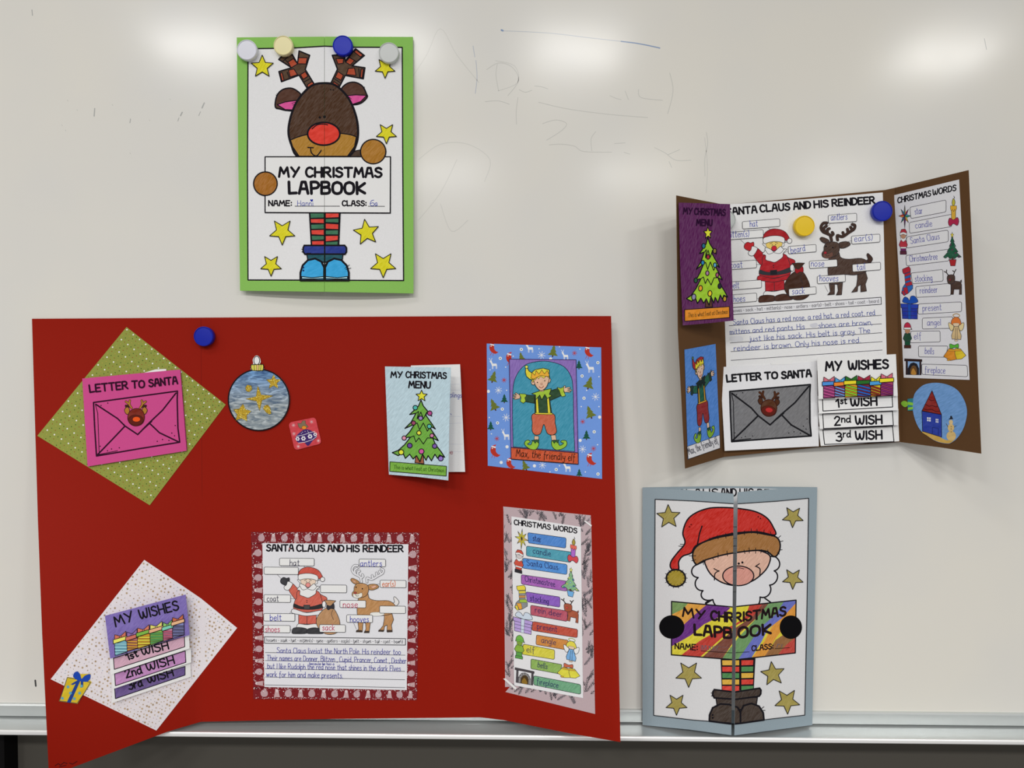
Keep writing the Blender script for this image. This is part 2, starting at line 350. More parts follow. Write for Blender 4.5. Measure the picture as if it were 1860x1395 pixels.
# ================================================================ MAGNETS
def magnet(px, py, r_px, h0, hx, label, hh=.008, group='round magnets on the whiteboard'):
    h1 = h0 + hh; c = P(px, py, h1); r = r_px / F * (D - h1)
    t = thing('magnet', label, 'magnet', (c.x, -h0, c.z), group)
    m = mat(hx, rough=.4, spec=.28, kind='plastic')
    def lathe(prof, name, mm, cap0, cap1):
        bm = bmesh.new(); n = 48; rings = []
        for rr, y in prof: rings.append([bm.verts.new((c.x + rr * math.cos(2 * math.pi * i / n), -h0 - y, c.z + rr * math.sin(2 * math.pi * i / n))) for i in range(n)])
        for a, b2 in zip(rings, rings[1:]):
            for i in range(n): bm.faces.new([a[i], a[(i + 1) % n], b2[(i + 1) % n], b2[i]])
        if cap0: bm.faces.new(rings[0])
        if cap1: bm.faces.new(rings[-1])
        bmesh.ops.recalc_face_normals(bm, faces=bm.faces); obj(name, bm, mm, t, smooth=True)
    lathe([(r * .93, .0002), (r * .97, .0012), (r, hh - .0022), (r * .995, hh - .0012), (r * .965, hh - .0003), (r * .93, hh), (r * .89, hh - .0003), (r * .87, hh - .0008)], 'rim', m, True, False)
    lathe([(r * .87, hh - .003), (r * .868, hh - .0008), (r * .5, hh - .0005), (r * .02, hh - .0004)], 'cap', m, False, True)
    return t
# ================================================================ GREEN LAPBOOK (closed)
LBG = 'lapbooks on the whiteboard'
Z1 = Z(420, 50, 350 / 1860); Z2 = Z(420, 290, 350 / 1860)
YEL = 'e8d71e~'
def stars(a, lst, col, w=1.3):
    z0 = a.z
    for cx, cy, r, rot in lst: a.grp('printed_star', z0); a.shape(star5(cx, cy, r, rot), col, w)
gl = thing('lapbook', 'closed green lapbook with a coloured-in reindeer cover under four magnets', 'lapbook', P(590, 300, 0), LBG)
gs = Func(lambda x, y: .0055 + .011 * max(0, min(1, (y - 67) / 465)) * (1 - ((x - 590) / 165) ** 2 * .75), 24)
green = mat('84b75a#', rough=.8); gback = mat('7bb052#', rough=.8)
sheet('back_panel', [(431, 69), (750, 67.5), (750.5, 530), (437, 527)], Flat(.0012), 0, .0008, gback, gl)
GL_, GR_ = [((589, 600), (589, 0))], [((589.6, 0), (589.6, 600))]
out_g = [(430, 68), (589, 66.5), (750, 67), (751, 533), (589, 530), (436, 528)]
pg = [(451, 88.5), (520, 87), (589, 84), (640, 85.5), (731, 86), (733, 509.5), (660, 509), (589, 508.5), (450.5, 508.5)]
a = Art(Z1); a.grp('printed_border')
a.line(pp('165,205 600,198 900,180 1150,190 1650,192'), 2.4); a.T = lambda p: p
a.line(pp('450.6,88 449.5,300 450.5,508.5 589,508.8 733,509.5 731.5,300 730.5,86'), 2.2)
a.T = Z1; a.z = 2
a.grp('reindeer_drawing')
BR, OR = '55402f+', 'ae4a2e+'
a.lines('430,650 455,665;440,640 450,655;1270,575 1280,600;1285,570 1288,590', .9)
for mir in (0, 1):
    s_ = (lambda q: q) if not mir else (lambda q: q)
a.shape('735,590 655,460 485,523 460,425 583,388 458,308 505,262 590,262 640,350 655,226 757,268 715,405 802,548', BR, 2.6)
for t in ('545,335 600,300 640,352 580,388', '650,290 735,292 722,352 642,350', '552,412 605,400 640,455 570,478', '472,440 492,436 510,510 490,515', '668,455 715,425 740,470 695,500', '735,552 780,522 802,548 740,588'): a.shape(t, OR, 1.6)
a.lines('492,332 545,285;540,430 560,485;705,525 762,492;520,310 560,350', 1.5)
a.shape('955,552 1026,402 975,268 1090,262 1100,325 1200,205 1285,270 1165,370 1290,388 1275,494 1100,462 1030,598', BR, 2.6)
for t in ('1010,300 1085,300 1080,345 1030,352', '1105,335 1140,290 1190,318 1150,362', '1185,235 1205,215 1270,265 1250,285', '1130,395 1190,390 1205,462 1112,455', '1255,400 1275,402 1265,485 1245,482', '1030,425 1082,460 1060,510 1005,480', '990,522 1035,552 1022,590 968,560'): a.shape(t, OR, 1.6)
a.lines('1140,288 1210,330;1230,395 1240,480;990,490 1050,530', 1.5)
a.shape('425,765 440,660 495,600 575,585 640,615 672,665 620,790 540,800 470,785', '54362a+', 2.6, smooth=True)
a.shape('445,745 520,718 640,702 612,770 590,795 520,792', 'd9569a+', 1.8)
a.lines('585,735 620,720;590,750 622,738;600,762 620,755', 1)
a.shape('1060,610 1110,545 1190,528 1265,565 1305,640 1310,675 1250,730 1170,742 1120,700', '54362a+', 2.6, smooth=True)
a.shape('1100,660 1200,650 1308,655 1250,715 1170,742 1135,720', 'd9569a+', 1.8)
a.lines('1120,675 1150,700;1135,670 1160,690', 1)
a.shape('1125,1245 1200,1190 1250,1180 1270,1250', '4a382c+', 1.6)
head = sm(pp('890,537 1010,560 1130,680 1200,840 1224,990 1205,1130 1125,1246 890,1250 650,1246 580,1130 552,1000 580,840 650,690 770,565'))
a.shape(head, '4a2f1c~', 4)
a.shape(sm(pp('572,1085 650,1055 740,1032 900,1010 1060,1022 1150,1035 1208,1055'), False)[:] + pp('1190,1150 1122,1243 655,1243 592,1150'), 'b07f2c~', 2)
a.shape(ell(855, 868, 11), INK, 0); a.shape(ell(900, 862, 14), INK, 0)
for x, y in ((960, 600), (985, 602)): a.shape(ell(x, y, 7), INK, 0)
a.shape(ell(893, 1026, 156, 110, n=32), 'dc3d30+', 3.2)
a.line(sm(pp('780,978 830,940 890,932 930,940'), False), 2)
a.line(sm(pp('765,1160 775,1210 820,1240 860,1200 868,1185'), False), 2.2); a.line(pp('740,1158 792,1160'), 2.2)
a.grp('sign_board')
a.T = lambda p: p
a.shape([Z1((327, 1248)), Z1((1537, 1248)), Z2((1535, 515)), Z2((327, 510))], 'f0f0f2', 2.2); a.T = Z1
a.grp('reindeer_hoof'); a.shape(ell(1370, 1198, 122, 118, n=36), 'ad7727~', 2.4)
a.T = Z2; a.grp('reindeer_hoof'); a.shape(ell(330, 232, 114, 114, n=36), 'a66a20~', 2.4)
a.grp('title_lettering')
a.text('MY', (462, 165), (655, 165), 90, 4.4); a.text('CHRISTMAS', (722, 165), (1450, 168), 88, 4.4)
a.text('LAPBOOK', (556, 325), (1290, 330), 110, 5.3)
a.text('NAME:', (362, 445), (580, 446), 50, 2.5); a.text('CLASS:', (1072, 445), (1300, 446), 48, 2.5)
a.lines('615,449 1046,449;1323,450 1480,451', 1.1)
a.grp('handwriting'); a.text('Hanni', (640, 445), (790, 445), 50, .9, '3b46a0'); a.text('6', (1340, 445), (1380, 446), 58, 1, '3b46a0'); a.text('a', (1388, 445), (1410, 445), 48, 1, '3b46a0')
a.shape('776,408 762,392 764,382 772,382 776,388 782,381 790,384 789,393', '23309a', 0)
a.grp('striped_stockings')
a.shape('752,513 1054,513 1040,828 770,828', INK, 1)
RD, GN = 'dc463b+', '3e7457+'
for i, (y0, y1, y2, y3) in enumerate(((520, 520, 558, 562), (575, 573, 612, 608), (628, 624, 665, 668), (682, 678, 725, 720), (735, 738, 770, 775), (788, 785, 825, 825))): a.fill([(765 + i * 3, y0), (893, y1), (893, y2), (768 + i * 3, y3)], GN if i % 2 == 0 else RD, 0)
for i, (y0, y1, y2, y3) in enumerate(((520, 520, 555, 560), (575, 570, 606, 602), (618, 625, 670, 665), (685, 682, 722, 720), (738, 735, 775, 788), (798, 790, 825, 825))): a.fill([(913, y0), (1037 - i * 2, y1), (1036 - i * 2, y2), (913, y3)], RD if i % 2 == 0 else GN, 0)
a.z += 2
a.grp('shoe_drawing')
a.shape('728,905 1080,905 1070,975 900,990 740,975', '1f5562+', 2)
a.shape('705,828 1095,828 1112,850 1112,890 1098,912 712,912 695,890 695,850', '2a3a8c+', 3)
for sg in (0, 1):
    q = pp('668,1165 668,1090 690,1020 740,970 810,955 870,985 897,1040 897,1165')
    if sg: q = [(1803 - x, y) for x, y in q]
    a.shape(q, '3aa6ec+', 3.6)
    q = pp('680,1128 780,1140 892,1128 892,1148 780,1152 680,1150')
    a.shape([(1803 - x, y) for x, y in q] if sg else q, 'a6d3f5', 1.6)
a.shape(ell(697, 1042, 9), '1c2c5c', 0); a.shape(ell(697, 1070, 9), '1c2c5c', 0)
a.lines('678,863 700,868;680,890 700,885;1095,1050 1140,1015;1105,1060 1155,1045', 1)
a.line(pp('902,515 902,1165'), 2.4)
stars(a, [(492, 696, 128, 35 + 55), (384, 1020, 105, 90), (1305, 702, 128, -98), (1467, 1012, 128, 90)], YEL, 1.5)
a.T = Z1; stars(a, [(299, 378, 112, -90), (1485, 390, 100, 90), (1498, 1020, 102, 90)], YEL, 1.5)
for side, clip in (('left', GL_), ('right', GR_)):
    cv = sheet('cover_panel', out_g, gs, 0, .0007, green, gl, None, clip)
    sh = sheet('cover_sheet', pg, gs, .0003, .0002, mat('dddde1#', rough=.75), gl, 'white printed cover sheet, one half of the reindeer picture', clip)
    a.emit(gs, .0003, sh, clip, dz=.9e-5)
magnet(448, 90, 18.3, .006, 'd3d4de', 'white magnet on the left top corner of the green lapbook')
magnet(514, 82, 17.6, .006, 'e3d6a6', 'beige magnet on the green lapbook, second from its left')
magnet(622, 82, 18, .006, '0a1fa8', 'blue magnet on top of the green lapbook')
magnet(706, 95, 18.3, .006, 'c0c3c2', 'pale grey magnet on the right top corner of the green lapbook')

# ================================================================ RED POSTER (opened out)
def cl(t): return max(0.0, min(1.0, t))
def redh(x, y):
    v = cl((y - 590) / 720); b = .002 + .022 * v ** 1.3
    b += .004 * math.exp(-((x - 560) / 160) ** 2) * v * (1 - v)
    u = cl((365 - x) / 300); b += .118 * (u ** 1.08) * cl((y - 580) / 820) ** 1.25
    u = cl((x - 873) / 250); b += .062 * (u ** 1.08) * cl((y - 575) / 770) ** 1.1 + .014 * u
    return b
rs = Func(redh, 13)
red = mat('8a1708#', rough=.62, spec=.09)
rp_ = thing('lapbook', 'huge opened red card poster covered with glued Christmas worksheets', 'lapbook', P(600, 900, 0), LBG)
redsheet = sheet('card_panel', [(58, 579), (365, 577), (873, 574), (1110, 574), (1119, 960), (1127, 1348), (1040, 1333), (915, 1308), (873, 1303), (600, 1306), (365, 1311), (307, 1328), (129, 1395), (89, 1411), (76.5, 1150), (69, 950)], rs, 0, .0007, red, rp_)
a = Art(); a.lines('365,580 367,900 366,1310;874,576 875,900 874,1303', 1.3, '7c170e'); a.groups[0] = ('fold_line', a.cur, None)
a.emit(rs, 0, redsheet)
a = Art(); a.grp('pencil_scribble'); a.lines('100,1391 106,1387 110,1390 116,1385 122,1387;126,1386 132,1388 140,1383;108,1393 120,1390', 1.6, '4a1010'); a.emit(rs, 0, redsheet)
magnet(369, 611, 18, .003, '13229c', 'blue magnet holding up the red poster', hh=.009)

# green dotted paper + pink letter pocket
gq = [(229.8, 594), (410, 735), (272, 917.7), (67.7, 791.5)]
gp = sheet('dotted_paper', gq, rs, .0005, .0002, mat('8a9044#'), rp_, 'olive green paper with tiny white, red and green dots')
a = Art(quad(gq)); a.grp('printed_dots')
for i in range(34):
    for j in range(36):
        u, v = (i + .5 + (j % 2) * .5) / 34.5, (j + .5) / 36
        if u > .99: continue
        k = (i + 2 * j) % 4 if (j % 2) else 4 + (i % 2)
        x, y = a.T((u, v)); col, r = (('f4f3e0', 1.5) if (j % 3 == 0 and i % 2 == 0) else ('2f5a24', 1.0) if (i + j) % 3 == 0 else ('8c3a20', .85) if (i + j) % 3 == 1 else ('b09a4a', .85))
        a.raw(ell(x, y, r, n=6), col)
a.emit(rs, .0005, gp)
pq = [(149.4, 687.5), (327.3, 671.1), (338.8, 818.8), (159, 847.4)]
ps = Func(lambda x, y: redh(x, y) + .0035, 13)
sheet('inner_letter', [(262, 677), (282, 671), (302, 670), (302, 690), (262, 690)], ps, -.0008, .0003, mat('ececee'), rp_, 'edge of the white letter poking out of the pink pocket')
sheet('pocket_back', [(151, 689), (328, 672.5), (340, 816), (161, 845)], Func(lambda x, y: redh(x, y) + .001, 13), 0, .0004, mat('b84480#'), rp_)
pk = sheet('letter_pocket', pq, ps, 0, .0004, mat('c24a86#'), rp_, 'pink letter pocket with a drawn envelope')
ZL = Z(50, 560, 380 / 1395)
ENV = [(440, 625), (1000, 550), (1015, 893), (460, 985)]
def envelope(T, title, tp, deer, ink='2e0c24', body=None, tw=3.0, lw=2.7):
    a = Art(T); a.grp('drawn_envelope')
    if body: a.fill(pp('440,625 1000,550 1015,893 460,985'), body)
    a.lines('440,628 1000,552 998,610 1003,800 1015,893 735,938 460,985 448,800 440,628;455,640 600,735 650,785 735,842 810,765 900,680 990,565;650,785 560,880 465,978;812,765 880,830 1010,892', lw, ink)
    a.lines('452,640 468,700 478,970;735,842 830,755;470,976 600,950', lw * .5, ink)
    for x, y in ((490, 648), (535, 632), (484, 920), (560, 938), (612, 930), (533, 950), (865, 887), (900, 875), (943, 881), (962, 832), (985, 782), (980, 850)): a.raw([a.T(p) for p in ell(x, y, 4.5, n=6)], ink)
    a.z += 1; a.grp('reindeer_sticker'); dc, ac, nc = deer
    for sx in (-1, 1):
        X = lambda v: 722 + sx * v * 1.0
        for q in ([(X(28), 665), (X(45), 640), (X(40), 615)], [(X(42), 640), (X(66), 622)], [(X(40), 655), (X(66), 650)], [(X(42), 638), (X(62), 660)]): a.line(q, 4.2, '3a2015')
        for q in ([(X(28), 665), (X(45), 640), (X(40), 615)], [(X(42), 640), (X(66), 622)]): a.line(q, 2.6, ac)
        a.shape(sm([(X(44), 670), (X(60), 658), (X(76), 680), (X(62), 706), (X(44), 700)]), ac, 1)
    a.shape(sm(pp('722,668 765,682 780,725 765,768 722,785 685,770 668,735 680,690')), dc, 1.2, '3a1510')
    a.shape(ell(722, 745, 50, 34), '5a2018', .8, '3a1510'); a.shape(ell(726, 740, 26, 17), nc, .6, '5a1510')
    a.grp('title_lettering')
    for t, p0, p1, h in title: a.T = tp; a.text(t, p0, p1, h, tw, ink)
    return a
envelope(ZL, [('LETTER', (415, 560), (668, 535), 48), ('TO', (698, 532), (780, 527), 46), ('SANTA', (812, 523), (1000, 502), 46)], ZL, ('7a2618+', 'a87430', 'e2541e')).emit(ps, 0, pk)

# ornament cut-out
ZO = Z(390, 630, 220 / 1461)
os_ = Func(lambda x, y: redh(x, y) + .0015, 13)
od = sheet('ornament_cutout', [ZO(p) for p in ell(535, 640, 372, 374, n=48)], os_, 0, .0004, mat('b9cadb#'), rp_, 'paper bauble with silver and blue foil and gold glitter stars')
mf = mat('9aa3a6', rough=.42, metal=.15, spec=.5, kind='foil'); nt = mf.node_tree; b = nt.nodes['Principled BSDF']
tc = nt.nodes.new('ShaderNodeTexCoord'); mp = nt.nodes.new('ShaderNodeMapping'); mp.inputs['Scale'].default_value = (70, 70, 260); mp.inputs['Rotation'].default_value = (0, .15, 0); nz = nt.nodes.new('ShaderNodeTexNoise'); nz.inputs['Scale'].default_value = 1.1; nz.inputs['Detail'].default_value = 5; nz.inputs['Distortion'].default_value = 1.2
rp2 = nt.nodes.new('ShaderNodeValToRGB'); el = rp2.color_ramp.elements; el[0].position = .3; el[0].color = (*albedo('4f6277'), 1); el[1].position = .72; el[1].color = (*albedo('c3cbd0'), 1)
e = rp2.color_ramp.elements.new(.5); e.color = (*albedo('8a9499'), 1)
nt.links.new(tc.outputs['Object'], mp.inputs[0]); nt.links.new(mp.outputs[0], nz.inputs['Vector']); nt.links.new(nz.outputs[0], rp2.inputs[0])
sp = nt.nodes.new('ShaderNodeSeparateXYZ'); mr = nt.nodes.new('ShaderNodeMapRange'); zt, zb = P(466, 672, 0).z - rp_.location.z, P(466, 735, 0).z - rp_.location.z
mr.inputs[1].default_value = zb; mr.inputs[2].default_value = zt; nt.links.new(tc.outputs['Object'], sp.inputs[0]); nt.links.new(sp.outputs[2], mr.inputs[0])
mx = nt.nodes.new('ShaderNodeMix'); mx.data_type = 'RGBA'; mx.blend_type = 'MULTIPLY'; mx.inputs[7].default_value = (.32, .68, 1.25, 1)
nt.links.new(mr.outputs[0], mx.inputs[0]); nt.links.new(rp2.outputs[0], mx.inputs[6]); nt.links.new(mx.outputs[2], b.inputs['Base Color'])
fo = sheet('foil_disc', [ZO(p) for p in ell(532, 638, 362, 362, n=48)], os_, .0003, .0002, mf, rp_)
a = Art(ZO); a.grp('outline_ring'); a.line(ell(532, 640, 368, 368, n=48), 2.3, closed=True)
a.emit(os_, .0004, od)
a = Art(ZO); gold = 'b29431'; gcol = ['d8b93f', '9c7d22', 'f2dc8a', '8a6c1c', 'c7a636']
def glit(pts, n=70):
    a.grp('glitter_star'); a.shape(pts, gold, .6, '6f5a1c'); xs = [p[0] for p in pts]; ys = [p[1] for p in pts]; k = 0
    def ins(x, y):
        c = False
        for i in range(len(pts)):
            (x1, y1), (x2, y2) = pts[i - 1], pts[i]
            if (y1 > y) != (y2 > y) and x < (x2 - x1) * (y - y1) / (y2 - y1) + x1: c = not c
        return c
    while k < n:
        x, y = random.uniform(min(xs), max(xs)), random.uniform(min(ys), max(ys))
        if ins(x, y): a.raw([a.T(p) for p in ell(x, y, random.uniform(3, 7), n=5)], random.choice(gcol)); k += 1
    a.z += 1
glit(pp('520,470 560,580 705,590 570,645 540,770 505,655 375,628 500,600'), 130)
glit(star5(710, 425, 92, -90), 80); glit(star5(330, 800, 112, -85, .55), 150); glit(pp('600,710 640,700 665,730 680,800 660,815 620,790 585,745'), 60); glit(pp('370,490 395,460 440,470 450,510 415,545 380,530'), 50)
a.emit(os_, .0004, fo)
cp = sheet('ornament_cap', [ZO(p) for p in sm(pp('465,205 458,160 480,118 510,104 542,130 555,180 545,208 585,212 592,245 585,288 520,294 450,288 432,250 440,212'), n=3)], os_, .0004, .0003, mat('e9e9ea'), rp_, 'yellow striped bauble cap with a white loop')
a = Art(ZO); a.shape(ell(507, 165, 35, 52), 'dde0e6', 1.3); a.shape('440,215 585,212 590,245 582,286 520,290 450,284 436,250', 'd6cf5a+', 1.4); a.lines('475,215 480,285;505,214 507,288;535,213 530,288;560,214 552,286', .8); a.groups[0] = ('cap_print', a.cur, None)
a.fill(pp('508,218 528,218 524,284 510,284'), 'efb878'); a.emit(os_, .0004, cp)

# small ornament sticker (glossy)
def rrect(q, r=.09, n=4):
    T = quad(q); o = []
    for cx, cy, a0 in ((1 - r, r, -90), (1 - r, 1 - r, 0), (r, 1 - r, 90), (r, r, 180)):
        for i in range(n + 1): t = math.radians(a0 + 90 * i / n); o.append(T((cx + r * math.cos(t), cy + r * math.sin(t))))
    return o
sq = [ZO(p) for p in pp('888,915 1215,848 1290,1165 965,1250')]
st = sheet('ornament_sticker', rrect(sq, .12), os_, -.0004, .0003, mat('cc3a45+', rough=.3, spec=.5, kind='gloss'), rp_, 'small square red sticker with a purple bauble')
a = Art(ZO); a.grp('printed_bauble')
a.shape('1000,920 1040,925 1060,890 1095,890 1095,925 1130,965 1090,985 1060,975 1030,985 1010,960', '7a6a55', .4); a.shape(ell(1078, 975, 28, 22), 'dd8a2a', .4)
a.shape(sm(pp('1085,995 1150,1005 1205,1040 1232,1085 1180,1135 1125,1195 1075,1150 1010,1155 975,1115 985,1075 1030,1030')), '3c2268+', 0)
a.lines('985,1080 1080,1060 1150,1035 1210,1020;1010,1160 1090,1150 1180,1120 1230,1080', .8, 'e8dcec')
for x, y, r in ((1000, 1110, 28), (1070, 1105, 32), (1150, 1080, 32), (1212, 1055, 26)):
    for k in range(6): a.raw([a.T(p) for p in ell(x + r * .6 * math.cos(k * 1.047), y + r * .6 * math.sin(k * 1.047), r * .33, n=6)], 'e8dcec')
for x, y in ((1060, 1030), (1090, 1020), (1120, 1015), (1045, 1045), (1130, 1030)): a.raw([a.T(p) for p in ell(x, y, 5, n=5)], 'e8dcec')
a.grp('printed_flake')
for x, y in ((950, 945), (1168, 905), (955, 1048), (1250, 1133), (1008, 1202)):
    for k in range(4): t = k * .785; a.line([(x - 24 * math.cos(t), y - 24 * math.sin(t)), (x + 24 * math.cos(t), y + 24 * math.sin(t))], .6, 'e79aa0', up=0)
    a.raw([a.T(p) for p in ell(x, y, 10, n=8)], 'f4c8c8')
a.z += 1; a.emit(os_, -.0004, st)

# menu booklet
ZC = Z(670, 610, 460 / 1860)
mback = Plane((790, 661, .006), (836, 661, .009), (845, 857, .016))
bk = sheet('menu_inner_page', [ZC(p) for p in pp('300,218 670,209 707,999 420,1000')], mback, 0, .0002, mat('e0dfe0#'), rp_, 'inner page of the menu with bits of blue handwriting')
a = Art(ZC); a.grp('handwriting'); a.text('mplings', (575, 448), (680, 455), 36, .9, '34409c'); a.text('e', (596, 868), (616, 868), 32, .9, '9c2a40'); a.lines('600,572 606,580', 1, '34409c'); a.lines('470,360 668,355;470,400 670,398;480,590 680,592;470,650 682,640;480,795 690,796;480,850 692,852', .5, 'c3c6cf'); a.emit(mback, 0, bk)
def tree_menu(T, pal, ink=INK):
    a = Art(T); a.grp('tree_drawing')
    a.shape('345,870 400,880 405,940 338,932', pal['trunk'], 1.4, ink)
    a.shape('383,472 400,515 462,590 425,562 420,585 462,645 488,684 455,665 455,685 485,730 510,770 470,752 490,800 530,850 557,892 520,875 505,900 485,870 460,918 435,880 420,915 395,870 375,925 350,880 325,905 300,870 268,900 250,860 215,880 172,858 215,842 262,800 305,745 285,745 250,760 300,705 335,650 265,680 310,635 345,570 300,578 340,540 365,515', pal['tree'], 2.0, ink)
    a.lines('345,570 365,555 355,610 382,560 400,610 425,562;335,650 355,640 372,690 400,640 430,700 455,665;305,745 330,735 345,780 368,750 400,795 430,750 470,752', 1.6, ink)
    for (x, y, r), col in zip(((341, 528, 17), (447, 568, 17), (380, 605, 16), (328, 640, 16), (444, 665, 16), (368, 713, 16), (259, 751, 16), (463, 733, 15), (300, 806, 18), (483, 810, 17), (386, 849, 19), (237, 855, 19), (528, 901, 18)), pal['balls']): a.shape(ell(x, y, r, n=14), col, 1.6, ink)
    a.grp('tree_star'); a.shape(star5(387, 442, 43, -90, .46), pal['star'], 1.4, ink)
    a.grp('caption_banner'); a.shape('155,925 570,958 568,1030 153,995', pal['banner'], 1.3, ink)
    a.grp('caption_lettering'); a.text('This is what I eat at Christmas', (182, 976), (552, 1002), 27, .85, pal['cap'], gap=1.4, space=3)
    return a
mfront = Plane((700, 664, .006), (818, 668, .033), (813, 872, .040))
mf_ = sheet('menu_cover', [ZC(p) for p in pp('118,225 300,228 602,232 590,700 583,1062 350,1035 147,1019')], mfront, 0, .0003, mat('bcd4e8~'), rp_, 'blue crayon-coloured menu cover with a decorated fir tree')
a = tree_menu(ZC, dict(trunk='9c5a3a~', tree='6fae3e~', balls=['4fb0a8', 'b24a8a', '9a80c0', '9a4a6a', '58b8a8', 'e4d84a', 'd890a8', 'cf7ea8', '6a4a9c', '7a5aa8', 'c85aa0', 'e8e040', '8f72c4'], star='efdf3a+', banner='7ab340~', cap='33561e'))
a.grp('title_lettering'); a.text('MY', (162, 306), (245, 306), 42, 2.4); a.text('CHRISTMAS', (272, 306), (568, 314), 43, 2.4); a.text('MENU', (293, 380), (450, 384), 46, 2.6)
a.emit(mfront, 0, mf_)

# elf picture on blue gift-wrap paper
bq = [(884, 624), (1092, 631), (1093.6, 870), (886, 846)]
bp = sheet('wrapping_paper', bq, rs, .0005, .0002, mat('6c92d6#'), rp_, 'blue gift-wrap sheet with robins, fir trees and snowflakes')
a = Art(ZC)
def bird(x, y, s):
    a.shape(sm([(x - 10 * s, y - 35 * s), (x + 15 * s, y - 25 * s), (x + 18 * s, y + 5 * s), (x + 35 * s, y + 25 * s), (x + 50 * s, y + 30 * s), (x + 25 * s, y + 45 * s), (x - 10 * s, y + 25 * s), (x - 22 * s, y - 5 * s)]), 'b03327', 0)
    a.fill([(x - 15 * s, y - 38 * s), (x + 18 * s, y - 30 * s), (x + 15 * s, y - 20 * s), (x - 14 * s, y - 28 * s)], 'f0eef0')
    a.fill([(x - 10 * s, y - 38 * s), (x + 14 * s, y - 33 * s), (x + 20 * s, y - 48 * s)], 'c23a2e'); a.fill(ell(x - 8 * s, y - 18 * s, 4), 'e9e2e6'); a.lines(f'{x-2},{y+30} {x-14},{y+52};{x+10},{y+34} {x+6},{y+54}', .7, 'b03327')
def fir(x, y, s, col, tilt=0):
    q = [(0, -45), (14, -18), (8, -18), (24, 8), (14, 8), (38, 34), (-38, 34), (-14, 8), (-24, 8), (-8, -18), (-14, -18)]; t = math.radians(tilt)
    R_ = lambda px_, py_: (x + s * (px_ * math.cos(t) - py_ * math.sin(t)), y + s * (px_ * math.sin(t) + py_ * math.cos(t)))
    a.fill([R_(-5, 34), R_(5, 34), R_(5, 46), R_(-5, 46)], '4a2f22', 0); a.fill([R_(*p) for p in q], col)
def deer(x, y, s):
    a.fill([(x - 22 * s, y - 6 * s), (x + 18 * s, y - 6 * s), (x + 22 * s, y + 12 * s), (x - 16 * s, y + 12 * s)], 'eef0f4', 0)
    a.fill([(x - 22 * s, y - 6 * s), (x - 34 * s, y - 24 * s), (x - 20 * s, y - 30 * s), (x - 10 * s, y - 6 * s)], 'eef0f4', 0)
    a.lines(';'.join(f'{x+d*s},{y+8*s} {x+d*s},{y+32*s}' for d in (-14, -8, 14, 20)) + f';{x-26*s},{y-28*s} {x-36*s},{y-46*s};{x-22*s},{y-28*s} {x-16*s},{y-46*s}', .8, 'eef0f4')
def flake(x, y, r, col, n=4, w=.8):
    for k in range(n): t = k * math.pi / n + .2; a.line([(x - r * math.cos(t), y - r * math.sin(t)), (x + r * math.cos(t), y + r * math.sin(t))], w, col, up=0)
    a.z += 1
a.grp('printed_motifs')
for x, y, s in ((905, 92, .9), (1605, 115, .9), (1030, 165, 1), (915, 845, 1), (1620, 905, 1), (1030, 935, .9)): z = a.z; bird(x, y, s); a.z = z
for x, y, s, c, t in ((1355, 110, 1, '66702e', 8), (915, 300, 1, '66702e', 15), (1118, 150, .7, '66702e', -12), (915, 505, 1.05, '66702e', -22), (1620, 345, 1.1, '66702e', 15), (1622, 560, 1.1, '66702e', -18), (1145, 950, .9, '66702e', -20), (1543, 212, .75, '1d5040', 0), (995, 460, .75, '1d5040', 0), (895, 660, .75, '1d5040', 0), (1598, 728, .8, '1d5040', 0), (1545, 1005, .65, '1d5040', 0)): z = a.z; fir(x, y, s, c, t); a.z = z
for x, y, s in ((1185, 90, 1), (1445, 145, .9), (920, 210, 1), (1630, 235, 1.1), (1010, 730, 1), (1460, 965, 1)): z = a.z; deer(x, y, s); a.z = z
for x, y, r in ((1268, 142, 28), (952, 400, 26), (1665, 448, 28), (1008, 600, 28), (1570, 832, 26), (1275, 950, 26)): flake(x, y, r, 'eef0f6')
for x, y, r in ((1510, 127, 18), (993, 325, 18), (1570, 630, 18), (940, 755, 18), (1650, 828, 20)): flake(x, y, r, 'b23a3a')
for x, y in ((1120, 100), (965, 165), (1682, 197), (1566, 295), (878, 408), (980, 538), (1580, 458), (945, 640), (1695, 597), (1655, 705), (1552, 768), (1015, 815), (972, 930), (1216, 955), (1376, 982), (1683, 1015), (1335, 170)):
    a.raw([a.T(p) for p in ell(x, y, 12, n=10)], 'dfe4f0'); a.raw([a.T((x + .1 + q[0] * .45 - x * .45, y + q[1] * .45 - y * .45)) for q in ell(x, y, 12, n=8)], '3a5a50') if 0 else None
a.z += 1
for x, y in ((1120, 100), (965, 165), (1682, 197), (1566, 295), (980, 538), (1580, 458), (945, 640), (1655, 705), (1683, 1015), (1376, 982)): a.raw([a.T(p) for p in ell(x, y, 5, n=6)], '3f6a60')
for x, y in ((1060, 150), (1250, 95), (1550, 98), (1400, 80), (1005, 230), (890, 250), (1690, 300), (1600, 400), (1012, 400), (885, 600), (900, 720), (1560, 520), (1690, 520), (1060, 860) , (1400, 955), (1590, 1000), (1330, 1000), (1680, 800)): a.raw([a.T(p) for p in ell(x, y, 5, n=6)], 'eef0f6')
a.emit(rs, .0005, bp, clip=edges(bq))
es = Func(lambda x, y: redh(x, y) + .0014, 13)
ep = sheet('elf_picture', [ZC(p) for p in pp('1030,170 1522,175 1538,945 1045,905')], es, 0, .0003, mat('8a6cb8|'), rp_, 'crayon picture of a yellow-hatted elf in a teal arch')
